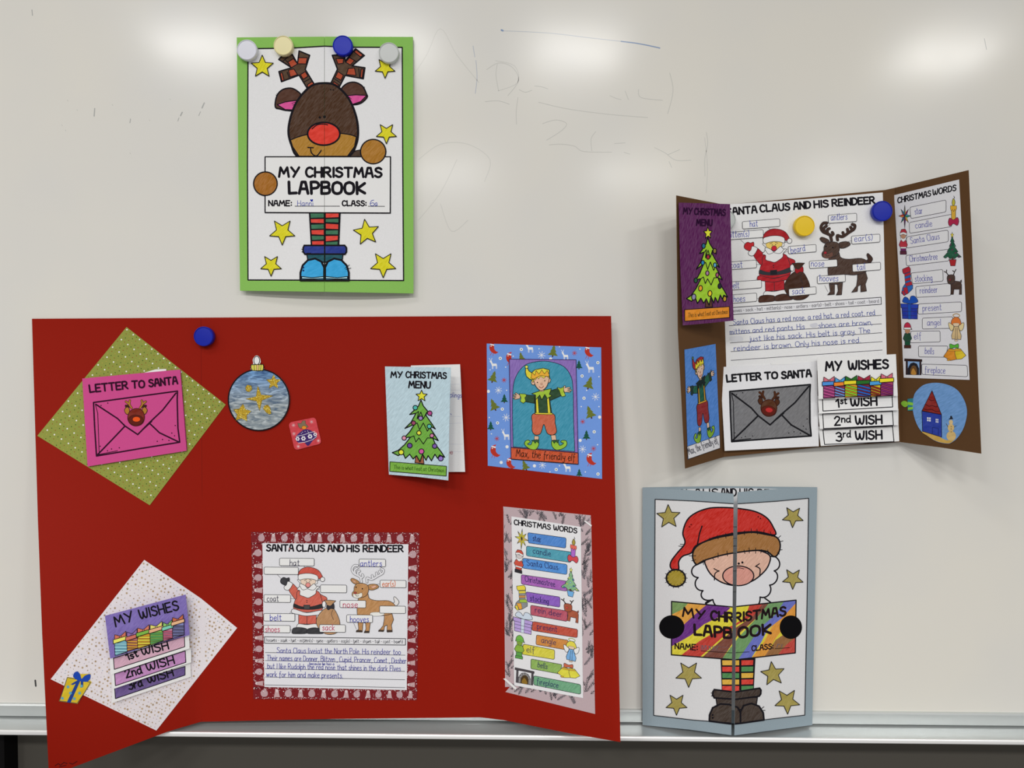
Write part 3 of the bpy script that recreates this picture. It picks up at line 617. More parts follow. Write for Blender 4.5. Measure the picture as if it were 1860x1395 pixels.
def elf(T, p, ink='23201c', w=1.1):
    a = Art(T); a.grp('elf_drawing')
    S = lambda q, c, sw=w, smo=True: a.shape(sm(pp(q)) if smo else pp(q), c, sw, ink)
    S('1215,735 1248,738 1245,775 1215,775', p['skin'], .8, False); S('1337,730 1372,728 1378,775 1345,775', p['skin'], .8, False)
    S('1240,765 1248,800 1225,835 1180,830 1145,800 1148,775 1170,765 1185,780 1165,795 1190,800 1205,770', p['shoe']); S('1345,770 1345,810 1375,838 1420,830 1452,805 1450,772 1420,768 1410,780 1430,790 1400,805 1385,770', p['shoe'])
    S('1192,768 1250,762 1248,790 1232,775 1222,790 1210,775', p['coll'], .7, False); S('1345,768 1398,765 1385,788 1375,775 1362,790 1352,778', p['coll'], .7, False)
    S('1208,572 1352,572 1368,640 1378,705 1350,728 1310,715 1285,650 1262,715 1225,728 1200,700 1200,640', p['pants'], w, True)
    S('1112,440 1098,428 1080,418 1072,423 1086,434 1062,430 1059,437 1082,443 1056,449 1057,456 1082,453 1064,462 1070,468 1092,464 1110,460', p['skin'], .8, False); S('1425,385 1432,370 1440,365 1444,371 1440,382 1462,377 1481,379 1480,386 1458,390 1491,397 1489,404 1458,402 1483,410 1478,416 1450,413 1438,416', p['skin'], .8, False)
    S('1140,432 1215,440 1215,495 1140,482', p['shirt'], w, False); S('1310,412 1400,382 1412,440 1325,478', p['shirt'], w, False)
    S('1105,425 1150,428 1158,440 1145,455 1152,480 1135,495 1112,482 1118,455', p['cuff'], .8, False); S('1382,378 1408,385 1432,375 1430,405 1445,440 1418,448 1408,430 1400,405', p['cuff'], .8, False)
    S('1215,430 1325,425 1332,500 1345,575 1220,575 1220,500', p['shirt'], w, False)
    S('1226,450 1240,450 1250,575 1230,572', p['brace'], .8, False); S('1308,450 1322,450 1335,575 1315,575', p['brace'], .8, False); S('1222,565 1348,568 1348,578 1222,575', p['brace'], .6, False)
    S('1195,425 1255,405 1340,388 1325,430 1345,440 1310,460 1292,430 1270,470 1255,435 1225,470 1225,435', p['collar'], w, False)
    S('1250,395 1285,390 1285,408 1255,408', p['skin'], .6, False)
    S('1200,325 1192,345 1205,360 1222,350', p['skin'], .8); S('1322,310 1335,320 1328,342 1315,340', p['skin'], .8)
    S('1218,300 1320,290 1318,340 1300,380 1268,402 1238,385 1218,350', p['skin'], w)
    S('1225,325 1215,318 1205,345 1195,322 1210,300 1228,282 1270,288 1300,280 1325,290 1325,312 1305,295 1285,312 1262,298 1245,318 1235,300', p['hair'], .7, False)
    S('1151,238 1150,268 1158,298 1182,318 1206,324 1200,300 1215,300 1260,290 1322,300 1325,250 1280,238 1222,248 1195,272 1175,258 1167,240', p['hat'], w, False)
    S('1190,310 1198,270 1220,290 1228,255 1250,282 1270,250 1290,280 1310,255 1325,285 1322,300 1260,292 1210,318', p['trim'], .8, False)
    a.shape(ell(1158, 228, 11, n=12), p['bell'], .9, ink)
    for x, y in ((1238, 342), (1292, 330)): a.shape(ell(x, y, 4.5, n=8), ink, 0)
    a.shape(ell(1268, 353, 7, 6, n=8), p['skin'], .6, '8a5040'); a.line(sm(pp('1250,372 1262,382 1275,380 1283,368'), False), .9, '8a3030')
    return a
ERED = dict(skin='e0b89c+', shoe='93c13c+', coll='2f5a36+', pants='c96446~', shirt='2c4a30+', cuff='a8c43a+', brace='d8cc3c', collar='a0c23c+', hair='e0cc50', hat='dfd03c+', trim='e0a83a', bell='e8dc60')
a = Art(ZC); a.grp('teal_arch'); a.shape(sm(pp('1060,815 1055,600 1058,400 1080,300 1140,220 1230,190 1330,190 1430,225 1485,300 1500,400 1503,600 1512,850'), False), '3d94b0~', 1)
a.grp('caption_banner'); a.shape('1043,820 1537,860 1538,943 1045,905', 'c9532c~', 1.4); a.grp('handwriting')
a.text('Max, the friendly elf', (1080, 885), (1512, 920), 52, 1.2, '241812')
a.grp('frame_line'); a.lines('1031,171 1521,176 1538,944;1031,171 1045,905', 1.2, '3a2c50')
a.emit(es, 0, ep); e2 = elf(ZC, ERED); e2.z = 5
for i, (n_, it, lb) in enumerate(e2.groups): e2.groups[i] = (n_, [(z + 5, c, q) for z, c, q in it], lb)
e2.emit(es, 0, ep)
# ================================================================ SANTA + REINDEER WORKSHEET (two copies, different colouring)
ZA = Z(440, 950, 340 / 1395)
def worksheet(T, p, words, ink='2b2a30', lw=.9, order=None):
    a = Art(T); S = lambda q, c, sw=lw, smo=True: a.shape(sm(pp(q), n=4) if smo else pp(q), c, sw, ink)
    a.grp('pointer_line'); a.lines('455,318 490,350;262,385 290,415;360,562 430,572;350,678 372,650;355,800 372,795;582,490 510,515;1028,452 990,460;830,745 850,790;1035,320 1040,345;880,328 868,340', .6, ink)
    a.grp('santa_drawing')
    S('420,680 552,685 552,755 420,752', p['coat'], lw, False); a.lines('482,690 482,785', .9, ink)
    S('418,752 480,758 552,752 562,785 500,795 412,785', 'e6e6ea')
    S('372,800 385,782 430,778 482,790 482,822 400,826 372,822', p['shoe']); S('484,822 486,792 530,780 565,785 600,808 600,824 540,826', p['shoe'])
    S('345,490 372,452 405,480 440,510 430,570 405,575 375,545', p['coat']); S('545,510 590,535 632,560 615,600 585,600', p['coat'])
    S('420,505 555,505 590,560 598,640 560,655 470,665 385,640 392,580 405,560', p['coat']); S('383,640 480,668 592,650 590,680 530,688 470,692 410,680 368,668', p['hem'])
    S('388,602 440,622 520,622 602,602 600,632 520,645 440,642 386,628', p['belt'], .7); S('458,612 503,612 503,642 460,642', p['buckle'], 1, False)
    S('288,420 308,405 330,412 350,408 352,432 342,448 325,465 298,455 285,440', p['mitten']); S('340,435 372,448 372,465 345,500 318,495 312,475 330,460', 'e9e9ec')
    S('598,590 620,582 622,610 615,628 598,622', 'e9e9ec')
    S('425,420 415,430 430,445 440,455 550,455 560,430 570,425', 'e9e9ec', .7)
    S('440,415 540,415 540,455 500,475 450,465', p['face'], .6)
    S('432,452 425,475 408,495 430,505 430,535 460,548 490,558 520,545 548,525 552,500 578,475 552,470 535,452 510,470 488,485 465,465', 'e9e9ec', lw)
    a.lines('430,470 450,498 485,490;485,490 530,500 560,470', .8, ink, True)
    a.shape(ell(490, 462, 18, n=16), p['nose'], .8, ink)
    for x in (478, 502): a.shape(ell(x, 438, 3.5, n=8), ink, 0)
    a.lines('462,428 480,422;500,422 516,428', .9, ink)
    S('418,395 428,355 470,330 520,332 570,355 598,400 592,412 570,415 540,385 470,375', p['hat']); S('422,385 450,378 480,375 520,378 555,390 566,408 560,430 530,420 490,415 455,418 425,425 416,405', 'ececef')
    a.shape(ell(598, 420, 17, n=16), 'ececef', lw, ink)
    a.shape(ell(482, 578, 4, n=8), ink, 0); a.shape(ell(482, 592, 4, n=8), ink, 0)
    a.grp('sack_drawing')
    S('610,575 655,575 697,580 672,605 668,625 630,620 628,600', p['sack'], lw, False)
    S('560,700 600,650 640,630 682,640 712,690 728,745 722,800 680,828 620,826 575,790 552,745', p['sack']); a.lines('675,650 665,680 680,720', .8, ink, True)
    S('632,612 655,618 682,602 685,640 662,638 640,648 628,630', p['bow'], .7)
    a.grp('deer_drawing'); dr = p['deer']
    S('1118,600 1135,590 1128,560 1138,550 1165,580 1165,600 1145,618', p['tail'])
    S('1060,670 1115,672 1128,720 1112,760 1118,808 1078,810 1080,760 1060,770 1055,805 1015,808 1050,765 1058,720', dr, lw, False)
    S('862,735 900,735 895,812 848,812 868,790', dr, lw, False); S('918,735 955,735 945,818 908,818 922,790', dr, lw, False)
    S('868,560 905,540 935,525 948,562 1000,578 1090,580 1138,612 1135,650 1110,678 1040,690 980,682 950,690 930,740 900,742 868,735 856,660 860,600', dr)
    if p['hoof']:
        S('852,798 890,800 892,814 848,812', p['hoof'], .5, False); S('912,805 948,805 945,819 908,818', p['hoof'], .5, False); S('1018,796 1055,798 1052,810 1014,808', p['hoof'], .5, False); S('1080,798 1118,798 1118,812 1080,814', p['hoof'], .5, False)
        S('960,668 1030,665 1060,680 1020,693 960,690', 'e6e0da', .4)
    ax = [pp('888,440 880,405 862,392 832,375 818,345 835,318 860,318'), pp('842,378 838,352 856,338'), pp('862,392 862,365 875,358'), pp('885,410 900,398 895,385'), pp('930,440 930,410 965,420 1010,395 1045,375 1052,350 1035,342'), pp('1005,398 1000,372'), pp('975,415 968,392'), pp('1035,380 1022,360')]
    for q in ax: a.line(sm(q, False), p['aw'] + 1.2, ink, up=0)
    a.z += 1
    for q in ax: a.line(sm(q, False), p['aw'], p['antler'], up=0)
    a.z += 1
    S('862,458 830,450 808,425 820,412 848,422 872,440', dr); S('940,462 985,455 1015,468 1010,485 970,500 940,492', dr)
    if p['hoof']: S('850,448 825,435 820,424 845,435', 'd9a890', .3, False); S('955,475 990,465 1005,472 975,488', 'd9a890', .3, False)
    S('835,478 855,452 900,450 935,465 942,500 925,540 890,555 850,558 822,545 820,520 832,505', dr)
    S('830,525 860,530 890,520 892,548 860,560 828,550', p['muzzle'], .5)
    for x, y in ((848, 478), (895, 490)): a.shape(ell(x, y, 5.5, n=8), '111014', 0)
    a.shape(ell(842, 521, 11, 9, n=10), p['dnose'], .6, ink); a.line(sm(pp('845,532 852,545 868,542'), False), .8, ink)
    z0 = a.z
    for q, txt, p0, p1, col in words:
        a.grp('label_box', z0); T1 = quad(pp(q)); r = [T1(v) for v in ell_rr()]
        a.shape(r, 'e2e2e6', .9, '3a3a40')
        if txt: a.grp('handwriting', z0 + 3); a.text(txt, p0, p1, 44, 1.15 if p['hoof'] else 1.0, col)
    return a
def ell_rr():
    o = []
    for cx, cy, a0 in ((.96, .15, -90), (.96, .85, 0), (.04, .85, 90), (.04, .15, 180)):
        for i in range(4): t = math.radians(a0 + 30 * i); o.append((cx + .04 * math.cos(t), cy + .15 * math.sin(t)))
    return o
def wb_(x0, y0, x1, y1): return f'{x0},{y0} {x1},{y0+2} {x1},{y1+2} {x0},{y1}'
BL, RD2, DK, ORG = '3337a0', 'b23a5e', '35324a', 'c8673c'
words = [(wb_(278, 262, 536, 318), 'hat', (355, 316), (425, 318), DK), (wb_(163, 328, 418, 382), '', 0, 0, 0), (wb_(583, 461, 778, 518), '', 0, 0, 0), (wb_(162, 534, 360, 590), 'coat', (185, 584), (270, 584), DK),
 (wb_(160, 674, 392, 730), 'belt', (208, 726), (292, 726), BL), (wb_(160, 762, 357, 816), 'shoes', (172, 812), (278, 812), RD2), (wb_(576, 757, 769, 813), 'sack', (598, 800), (688, 800), RD2), (wb_(871, 268, 1068, 324), 'antlers', (880, 322), (1040, 322), BL),
 (wb_(1027, 426, 1221, 480), 'ear(s)', (1045, 474), (1140, 474), ORG), (wb_(728, 576, 921, 630), 'nose', (752, 628), (860, 628), RD2), (wb_(1024, 618, 1217, 672), '', 0, 0, 0), (wb_(778, 684, 971, 740), 'hooves', (805, 738), (942, 738), BL)]
PR = dict(coat='cf6352~', hat='cc5344~', mitten='3a3a3e+', shoe='3a3a3e+', belt='2e2e30', buckle='4a4a4a', hem='dcdce0', face='e6c9b6', nose='dd8d88', sack='b98c62~', bow='343238', deer='bd8b58~', hoof='45382f', antler='d9d9de', aw=3.0, muzzle='e6dcd2', dnose='a8483c', tail='dcd9d8')
wq = [ZA(p) for p in pp('150,150 1238,158 1226,1245 165,1222')]
ws = Func(lambda x, y: redh(x, y) + .0005, 13)
fq = [(456, 966), (762, 967), (757, 1272), (460, 1270)]
a = worksheet(ZA, PR, words)
a.grp('title_lettering', 3)
for t, x0, x1, y0, y1 in (('SANTA', 182, 382, 208, 209), ('CLAUS', 406, 612, 210, 212), ('AND', 638, 755, 212, 213), ('HIS', 780, 872, 213, 214), ('REINDEER', 902, 1198, 214, 214)): a.text(t, (x0, y0), (x1, y1), 46, 2.8)
for i, (x, y) in enumerate(((352, 190), (655, 190), (728, 195), (1090, 190), (940, 190))): a.shape(ell(x, y + 2, 6, 7, n=10), 'a86a68', 0)
a.grp('word_bank', 3); a.shape(pp('166,848 1217,862 1216,910 167,896'), 'd9d9dd', 1.3, '35353a'); a.text('hooves - sack - hat - mitten(s) - nose - antlers - ear(s) - belt - shoes - tail - coat - beard', (180, 884), (1197, 896), 25, .75, '55555c', gap=1.5, space=3)
a.lines('215,885 240,866;310,888 330,870;372,890 390,872;455,892 480,870;560,894 585,872;640,896 665,874;765,898 790,876;832,900 850,876;925,898 955,876;1010,898 1020,880;1065,900 1085,878;1150,898 1185,872', .9, '222228')
a.grp('ruled_line', 3); a.lines('172,965 1214,985;172,1025 1214,1045;170,1086 1212,1106;172,1148 1212,1168;172,1207 1212,1227', 1.0, '55555c')
a.grp('handwriting', 7)
for t, x0, y0, x1, y1 in (('Santa Claus liveiat the North Pole. His reindeer too', 258, 968, 1180, 980), ('Their names are Donner, Blitzen , Cupid, Prancer, Comet , Dasher', 183, 1024, 1222, 1046), ('but I like Rudolph the red nose that shines in the dark Elves', 188, 1085, 1180, 1104), ('work for him and make presents.', 180, 1145, 748, 1156)): a.text(t, (x0, y0), (x1, y1), 40, .95, '35378f', gap=1.6, space=3.6, jit=.35)
a.text('because he has a', (502, 1058), (685, 1060), 20, .8, '35378f')
# decorated tape frame: four strips
def strip(q, name, m, surf, off, label=None): return sheet(name, q, surf, off, .0002, m, rp_, label)
tape = mat('761a20#', rough=.4, spec=.25, kind='tape')
wi = [(477, 987), (741, 989), (738, 1253), (480, 1248)]
def motif_tape(q, along):
    st = strip(q, 'tape_strip', tape, rs, .0004, 'dark red patterned washi tape with white sacks and parcels')
    T = quad(q); t = Art(T); t.grp('printed_motifs'); L = math.dist(q[0], q[1]) if along == 'x' else math.dist(q[0], q[3]); Wd = math.dist(q[0], q[3]) if along == 'x' else math.dist(q[0], q[1])
    def pt(s, c): return (s / L, c / Wd) if along == 'x' else (c / Wd, s / L)
    def put(pts, col): t.raw([T(pt(*p)) for p in pts], col)
    n = int(L / 40); 
    for i in range(n):
        s0 = 6 + (L - 12) * (i + .3) / n
        put([(s0 + x, Wd * .5 + y) for x, y in sm(pp('-4,-5 1,-7 5,-4 6,2 3,6 -3,6 -6,1'))], 'b3959a'); put([(s0 + x, Wd * .5 + y) for x, y in pp('-1,-7 4,-9 3,-6')], 'c4adb0')
        s1 = s0 + L / n * .5
        put([(s1 + x, Wd * .55 + y) for x, y in pp('-3,-5 3,-5 5,6 -5,6')], 'b99a9c'); put(ell(s1, Wd * .55 - 6, 3, n=8), 'd0bcbe')
    t.z += 1
    for i in range(int(L * 1.6)):
        s, c = random.uniform(1, L - 1), random.choice([random.uniform(.8, 4), random.uniform(Wd - 4, Wd - .8), random.uniform(.8, Wd - .8)])
        put(ell(s, c, random.uniform(.45, .95), n=5), random.choice(['d9c9cb', 'b98a8e', 'e8dfe0', '5a1218']))
    t.emit(rs, .0004, st, clip=edges(q))
motif_tape([fq[0], fq[1], (743, 988), (477, 987)][:0] or [fq[0], fq[1], (fq[1][0], 989), (fq[0][0], 988)], 'x')
motif_tape([(460, 1248), (758, 1252), fq[2], fq[3]], 'x')
motif_tape([(456.5, 984), (480, 984), (482, 1254), (460, 1254)], 'y')
motif_tape([(738, 986), (762, 986), (757.5, 1256), (736, 1256)], 'y')
wsh = sheet('santa_worksheet', wq, ws, .0004, .0002, mat('d9d9de#'), rp_, 'white worksheet with a labelled Santa and a tan reindeer')
a.emit(ws, .0004, wsh, dz=.8e-5)

# ================================================================ WISHES TABS on star-print paper
wp = [(262, 1017), (365, 1087), (430.7, 1140.6), (284, 1327), (92, 1233.7)]
wpap = sheet('star_print_paper', wp, rs, .0005, .0002, mat('dcd6da#'), rp_, 'white paper sprinkled with tiny gold stars')
T = quad([(262, 1017), (430.7, 1140.6), (284, 1327), (92, 1233.7)]); a = Art(T); a.grp('printed_stars')
for i in range(30):
    for j in range(34):
        u, v = (i + .5 + random.uniform(-.25, .25) + (j % 2) * .4) / 31, (j + .5 + random.uniform(-.25, .25)) / 34
        if u > .97: continue
        x, y = T((u, v)); k = random.random()
        a.raw(star5(x, y, 2.7 if k < .3 else 1.8, random.uniform(0, 72)) if k < .55 else ell(x, y, 1.0, n=5), random.choice(['a88e6c', 'b49c7c', '9c8464']) if k < .7 else random.choice(['8fa0ac', 'b8a6b4', 'a8a49c']))
a.emit(rs, .0005, wpap)
ZF = Z(50, 980, 400 / 1345); ZE = Z(1210, 560, 430 / 1860)
def gifts(T, pal, ink='22161c'):
    a = Art(T); a.grp('gift_row_drawing')
    X = [(1235, 1325, 578, 708), (1325, 1408, 582, 700), (1405, 1503, 570, 700), (1503, 1607, 568, 697), (1607, 1687, 575, 695), (1685, 1783, 552, 690)]
    for (x0, x1, y0, y1), (s1, s2, lid, bow) in zip(X, pal):
        yb = y1; a.shape([(x0, y0 + 22), (x1, y0 + 18), (x1, yb - 4), (x0, yb)], s1, 1.2, ink); n = 4
        for k in range(n):
            ya = y0 + 28 + (yb - y0 - 30) * k / n; hh = (yb - y0) * .115
            a.shape([(x0, ya), (x1, min(ya + 26, yb - 6)), (x1, min(ya + 26 + hh, yb - 4)), (x0, min(ya + hh, yb))], s2, .8, ink)
    for (x0, x1, y0, y1), (s1, s2, lid, bow) in zip(X, pal):
        cx = (x0 + x1) / 2; w_ = (x1 - x0) * .5
        a.shape([(cx, y0 - 14), (cx - w_ * .9, y0 - 38), (cx - w_ * .95, y0), (cx - 6, y0 - 4), (cx + 6, y0 - 4), (cx + w_ * .9, y0 - 4), (cx + w_ * .92, y0 - 44)], bow, 1.0, ink); a.shape(ell(cx, y0 - 9, 8, 8, n=10), bow, .8, ink)
        a.shape([(x0 - 8, y0), (x1 + 5, y0 - 5), (x1 + 5, y0 + 24), (x0 - 8, y0 + 32)], lid, 1.2, ink)
    return a
def tab(q, h, surf0, m, parent, name='wish_tab', label=None, lift=.003, thick=.0003):
    y0 = min(p[1] for p in q); y1 = max(p[1] for p in q)
    s_ = Func(lambda x, y: surf0(x, y) + h + lift * cl((y - y0) / (y1 - y0)) ** 2, 6.5)
    return s_, sheet(name, q, s_, 0, thick, m, parent, label)
white = mat('dfdfe3#')
def rq(s, f): return [f(p) for p in pp(s)]
tabs = []
for q, h, box_, col, txts in (('525,820 995,740 998,838 512,1000', .002, '532,905 962,775 962,828 537,972', '6a5590~', [('3rd', (622, 918), (705, 893), 50), ('WISH', (738, 878), (892, 832), 46)]),
  ('512,790 998,660 1000,750 518,915', .005, '532,820 963,680 967,750 537,893', 'c08ac0~', [('2nd', (605, 845), (702, 815), 50), ('WISH', (732, 802), (898, 757), 48)]),
  ('500,700 985,560 990,665 508,826', .008, '525,725 958,590 960,655 530,793', 'd3a9bd~', [('1st', (612, 738), (678, 712), 42), ('WISH', (702, 706), (862, 668), 48)])):
    s_, t_ = tab(rq(q, ZF), h, redh, white, rp_, label=None)
    a = Art(ZF); a.grp('coloured_box'); a.shape(box_, col, 1.5); a.grp('title_lettering')
    for t, p0, p1, hh in txts: a.text(t, p0, p1, hh, 2.8)
    a.emit(s_, 0, t_)
s_, t_ = tab(rq('473,466 966,336 990,583 740,650 505,728', ZF), .0105, redh, mat('7d6cb6~'), rp_, 'wishes_cover', 'purple crayon-coloured top tab with a row of gifts')
gT = comp(ZF, homog([(1222, 560), (1788, 535), (1783, 690), (1235, 710)], [(518, 600), (957, 475), (957, 585), (535, 712)]))
a = gifts(gT, [('7fc0d8+', '9ad4e4', 'e2df6a', 'c8705a'), ('b06a6a+', 'd8a040', 'c87060', '8a6aa8'), ('e0a030+', 'dfd24a', '7ab04a', 'cf7a5e'), ('8abf58+', '5aa05a', 'e0a884', 'd8d070'), ('cf8aa8+', 'c0607a', '7ac8b0', '8abf6a'), ('8a90c8+', '5a5a7a', 'e6b088', 'c06a4a')])
a.grp('title_lettering', 3); a.T = ZF; a.text('MY', (540, 532), (652, 492), 58, 3.0); a.text('WISHES', (690, 486), (925, 428), 56, 3.0); a.emit(s_, 0, t_)
# little gift sticker
gq_ = rq('300,805 322,822 385,820 380,862 392,872 345,940 305,1003 192,988 243,840 278,845', ZF)
st = sheet('gift_sticker', gq_, rs, .0009, .0003, mat('d8bc2a+', rough=.45, kind='gs'), rp_, 'small yellow gift sticker with a blue bow')
a = Art(ZF); a.grp('printed_bow'); a.line([ZF and p for p in pp('243,842 385,872 345,940 303,1000 195,986 243,842')], 1, '1c3350')
a.fill(pp('308,850 328,850 262,998 240,994'), '21408c'); a.fill(sm(pp('310,862 280,840 285,815 305,806 322,825 330,850 350,832 382,822 382,850 365,868 340,868')), '1f46a8'); a.fill(pp('300,862 315,868 278,888 262,885'), '21408c'); a.fill(pp('325,865 340,868 340,900 325,905'), '21408c')
for x, y in ((247, 900), (262, 938), (318, 938), (213, 970), (285, 972), (330, 895)): a.shape(star5(x, y, 12, 10, .55, 6), '5fa0b8', 0)
a.emit(rs, .0009, st)

# ================================================================ WORD LIST (two copies)
ZH1 = Z(1580, 290, 240 / 1240); ZH2 = Z(1580, 550, 240 / 1116)
ICON = {}
def icon(a, name, box_, p, ink, lw):
    x0, y0, x1, y1 = box_; T0 = a.T; a.T = comp(T0, lambda q: (x0 + q[0] * (x1 - x0) / 100, y0 + q[1] * (y1 - y0) / 100))
    S = lambda q, c, w_=None, smo=False: a.shape(sm(pp(q), n=3) if smo else pp(q), c, lw if w_ is None else w_, ink)
    if name == 'star':
        n = 0
        for k in range(8):
            t = math.radians(45 * k - 90); r = 50 if k % 2 == 0 else 44; r = 55 if k == 4 else r; r2 = 18
            c0 = p[k % len(p)]; c1 = p[(k + 3) % len(p)]; tip = (50 + r * math.cos(t), 48 + r * math.sin(t))
            a.shape([(50, 48), (50 + r2 * math.cos(t - .39), 48 + r2 * math.sin(t - .39)), tip], c0, lw * .7, ink); a.shape([(50, 48), (50 + r2 * math.cos(t + .39), 48 + r2 * math.sin(t + .39)), tip], c1, lw * .7, ink)
    if name == 'candle':
        S('50,0 62,6 58,12', ink, 0); S('50,10 65,20 60,30 45,33 35,24 42,14', p[0], None, True); S('30,38 70,38 70,80 30,80', p[1]); S('22,33 78,33 80,42 70,50 62,44 50,52 40,45 28,50 20,42', p[2], lw * .7)
        S('50,78 85,70 100,82 85,96 50,90 15,98 0,85 15,72', p[3], None, True)
    if name == 'santa':
        S('20,70 82,70 80,85 22,85', p[1]); S('15,86 50,86 85,86 88,99 15,99', p[2]); S('20,45 80,45 98,62 85,72 85,75 18,75 15,70 2,62', p[0]); S('18,70 84,70 84,76 18,76', 'e8e8ec', lw * .5)
        S('20,22 85,22 85,35 50,45 18,35', p[3], lw * .5); S('18,25 30,34 50,38 72,34 86,24 80,40 50,50 25,40', 'e8e8ec', lw * .6, True); S('15,15 30,2 70,0 88,10 90,25 70,15 30,17 14,25', p[0]); S('14,16 50,12 90,17 88,25 50,20 14,25', 'e8e8ec', lw * .6)
    if name == 'tree':
        S('45,72 56,72 56,85 45,85', '5a4030'); S('32,80 70,80 64,99 40,99', p[1]); S('48,10 60,26 54,25 68,40 60,40 80,56 72,58 98,72 84,74 74,71 62,78 50,73 38,78 24,71 10,76 0,72 26,56 20,56 38,40 32,40 44,26 38,26', p[0])
        for i, (x, y) in enumerate(((40, 35), (62, 38), (48, 50), (30, 58), (66, 60), (52, 66), (84, 70), (16, 72))): a.shape(ell(x, y, 5, 3, n=8), p[3 + i % (len(p) - 3)], lw * .4, ink)
        a.shape([(48 + (x - 48) , y) for x, y in star5(48, 6, 9, -90)], p[2], lw * .6, ink)
    if name == 'stocking':
        S('15,10 68,0 78,8 80,50 98,64 98,76 60,92 25,100 2,92 12,72 35,58 28,25', p[0])
        for i, q in enumerate(('28,25 78,18 79,27 30,34', '30,42 80,36 80,45 33,51', '34,58 85,50 96,62 40,68', '14,74 50,70 60,90 40,96', '4,86 22,82 34,98 20,100')): S(q, p[1 + i % (len(p) - 1)], lw * .6)
        S('10,8 65,-2 78,6 76,16 20,24 12,18', p[1 if len(p) > 3 else 0], lw)
    if name == 'reindeer':
        S('35,55 60,45 92,48 98,60 98,98 84,98 86,78 55,78 52,98 36,98 40,75', p[0]); S('18,25 55,22 60,42 50,55 22,55', p[0], None, True)
        a.lines('25,24 12,12 0,8;12,12 14,2;52,22 58,10 66,0;58,10 48,5', 1.6, p[1]); S('90,44 98,40 98,52', p[0], lw * .5); a.shape(ell(32, 40, 7, 5, n=8), p[2], lw * .5, ink)
    if name == 'present':
        S('6,50 95,52 95,98 10,96', p[0]); S('0,35 100,38 98,55 2,52', p[1]); S('40,36 58,36 58,98 42,98', p[2], lw * .6); S('48,35 10,28 22,8 40,12 50,22 58,5 82,6 98,28 55,36', p[2], None, True); a.lines('8,66 95,68;8,82 95,84', .6, ink)
    if name == 'angel':
        a.line(sm(pp('30,5 50,0 70,5 65,12 40,12'), True), 1.3, p[3], closed=True); S('35,45 5,32 2,42 12,58 25,62', p[4], None, True); S('65,45 95,32 98,45 90,58 75,62', p[4], None, True)
        S('20,25 40,13 65,15 78,28 76,40 24,40', p[1], None, True); S('30,35 68,35 62,46 50,50 38,46', p[2], lw * .5, True); S('38,46 62,46 82,80 78,94 55,92 50,96 44,92 24,92 20,80', p[0]); a.lines('46,52 44,90;56,52 57,90', .7, ink); S('38,95 62,95 58,100 42,100', p[2], lw * .5)
    if name == 'elf':
        S('22,70 80,70 80,88 22,88', p[1]); S('15,88 50,88 88,88 88,99 15,99', p[3]); S('22,42 80,42 98,62 80,72 20,72 2,62', p[0]); S('22,22 80,22 78,38 50,44 24,38', p[4], lw * .5); S('12,22 20,8 50,0 80,8 92,22 98,28 50,22 14,28', p[2], None, True); S('12,20 90,20 88,27 14,27', p[5] if len(p) > 5 else p[2], lw * .5)
    if name == 'bells':
        S('25,30 48,35 58,92 30,99 0,75', p[0]); S('52,30 75,32 100,70 80,90 58,92 50,60', p[1]); S('20,35 80,38 78,45 22,45', p[2], lw * .5); S('28,5 48,12 65,4 66,28 50,25 30,32', p[3], None, True); a.shape(ell(22, 95, 7, 5, n=8), p[2], lw * .6, ink)
    if name == 'fireplace':
        S('8,12 96,14 96,100 8,98', p[0]); S('0,0 100,5 100,18 0,14', p[1]); S('10,16 18,16 18,98 10,98', p[1], lw * .5); S('86,18 94,18 94,100 86,100', p[1], lw * .5)
        S('20,98 20,60 35,30 52,24 70,32 82,60 82,99', p[2], None); S('32,98 32,65 42,45 55,40 66,48 72,66 72,98', p[3], lw * .6, False); S('40,98 38,80 50,58 64,80 66,98', p[4], lw * .4, True)
        if p[2] != '22222a': 
            for k in range(7): t = math.pi + k * math.pi / 6; a.line([(52 + 21 * math.cos(t), 62 + 24 * math.sin(t)), (52 + 31 * math.cos(t), 62 + 36 * math.sin(t))], .6, ink, up=0)
    a.T = T0; a.z += 1
BOXES = dict(star=(1632.3, 373.2, 1654.5, 412.9), candle=(1722.3, 354.8, 1741.6, 411.9), santa=(1632.6, 415.8, 1648.7, 462.6), tree=(1713.5, 423.5, 1746.8, 483.5), stocking=(1637, 485, 1658.4, 536.8), reindeer=(1715, 489.4, 1747.4, 535.8), present=(1636, 536, 1668, 580.5), angel=(1722.4, 569.8, 1751.4, 619.9), elf=(1640, 585.5, 1656.4, 632.8), bells=(1713.8, 623, 1754.7, 655.4), fireplace=(1643, 651.5, 1674.6, 681))
ROW = [(ZH1, '375,447 715,378 715,490 385,553', (425, 515), (495, 505)), (ZH1, '370,590 770,512 770,628 373,692', (430, 645), (585, 625)), (ZH1, '345,725 735,660 738,770 345,830', (385, 790), (655, 745)), (ZH1, '338,900 740,840 745,950 343,997', (375, 960), (635, 935)),
 (ZH1, '385,1065 685,1030 688,1140 400,1165', (425, 1145), (585, 1135)), (ZH1, '430,1192 760,1160 760,1275 435,1293', (472, 1255), (635, 1245)), (ZH2, '410,10 775,-8 775,75 405,97', (447, 70), (605, 62)), (ZH2, '443,130 700,118 700,215 443,222', (485, 192), (600, 190)),
 (ZH2, '345,240 593,238 595,330 340,338', (375, 308), (435, 305)), (ZH2, '410,365 660,365 640,460 412,457', (465, 430), (540, 435)), (ZH2, '437,518 822,528 827,625 440,605', (465, 590), (635, 597))]
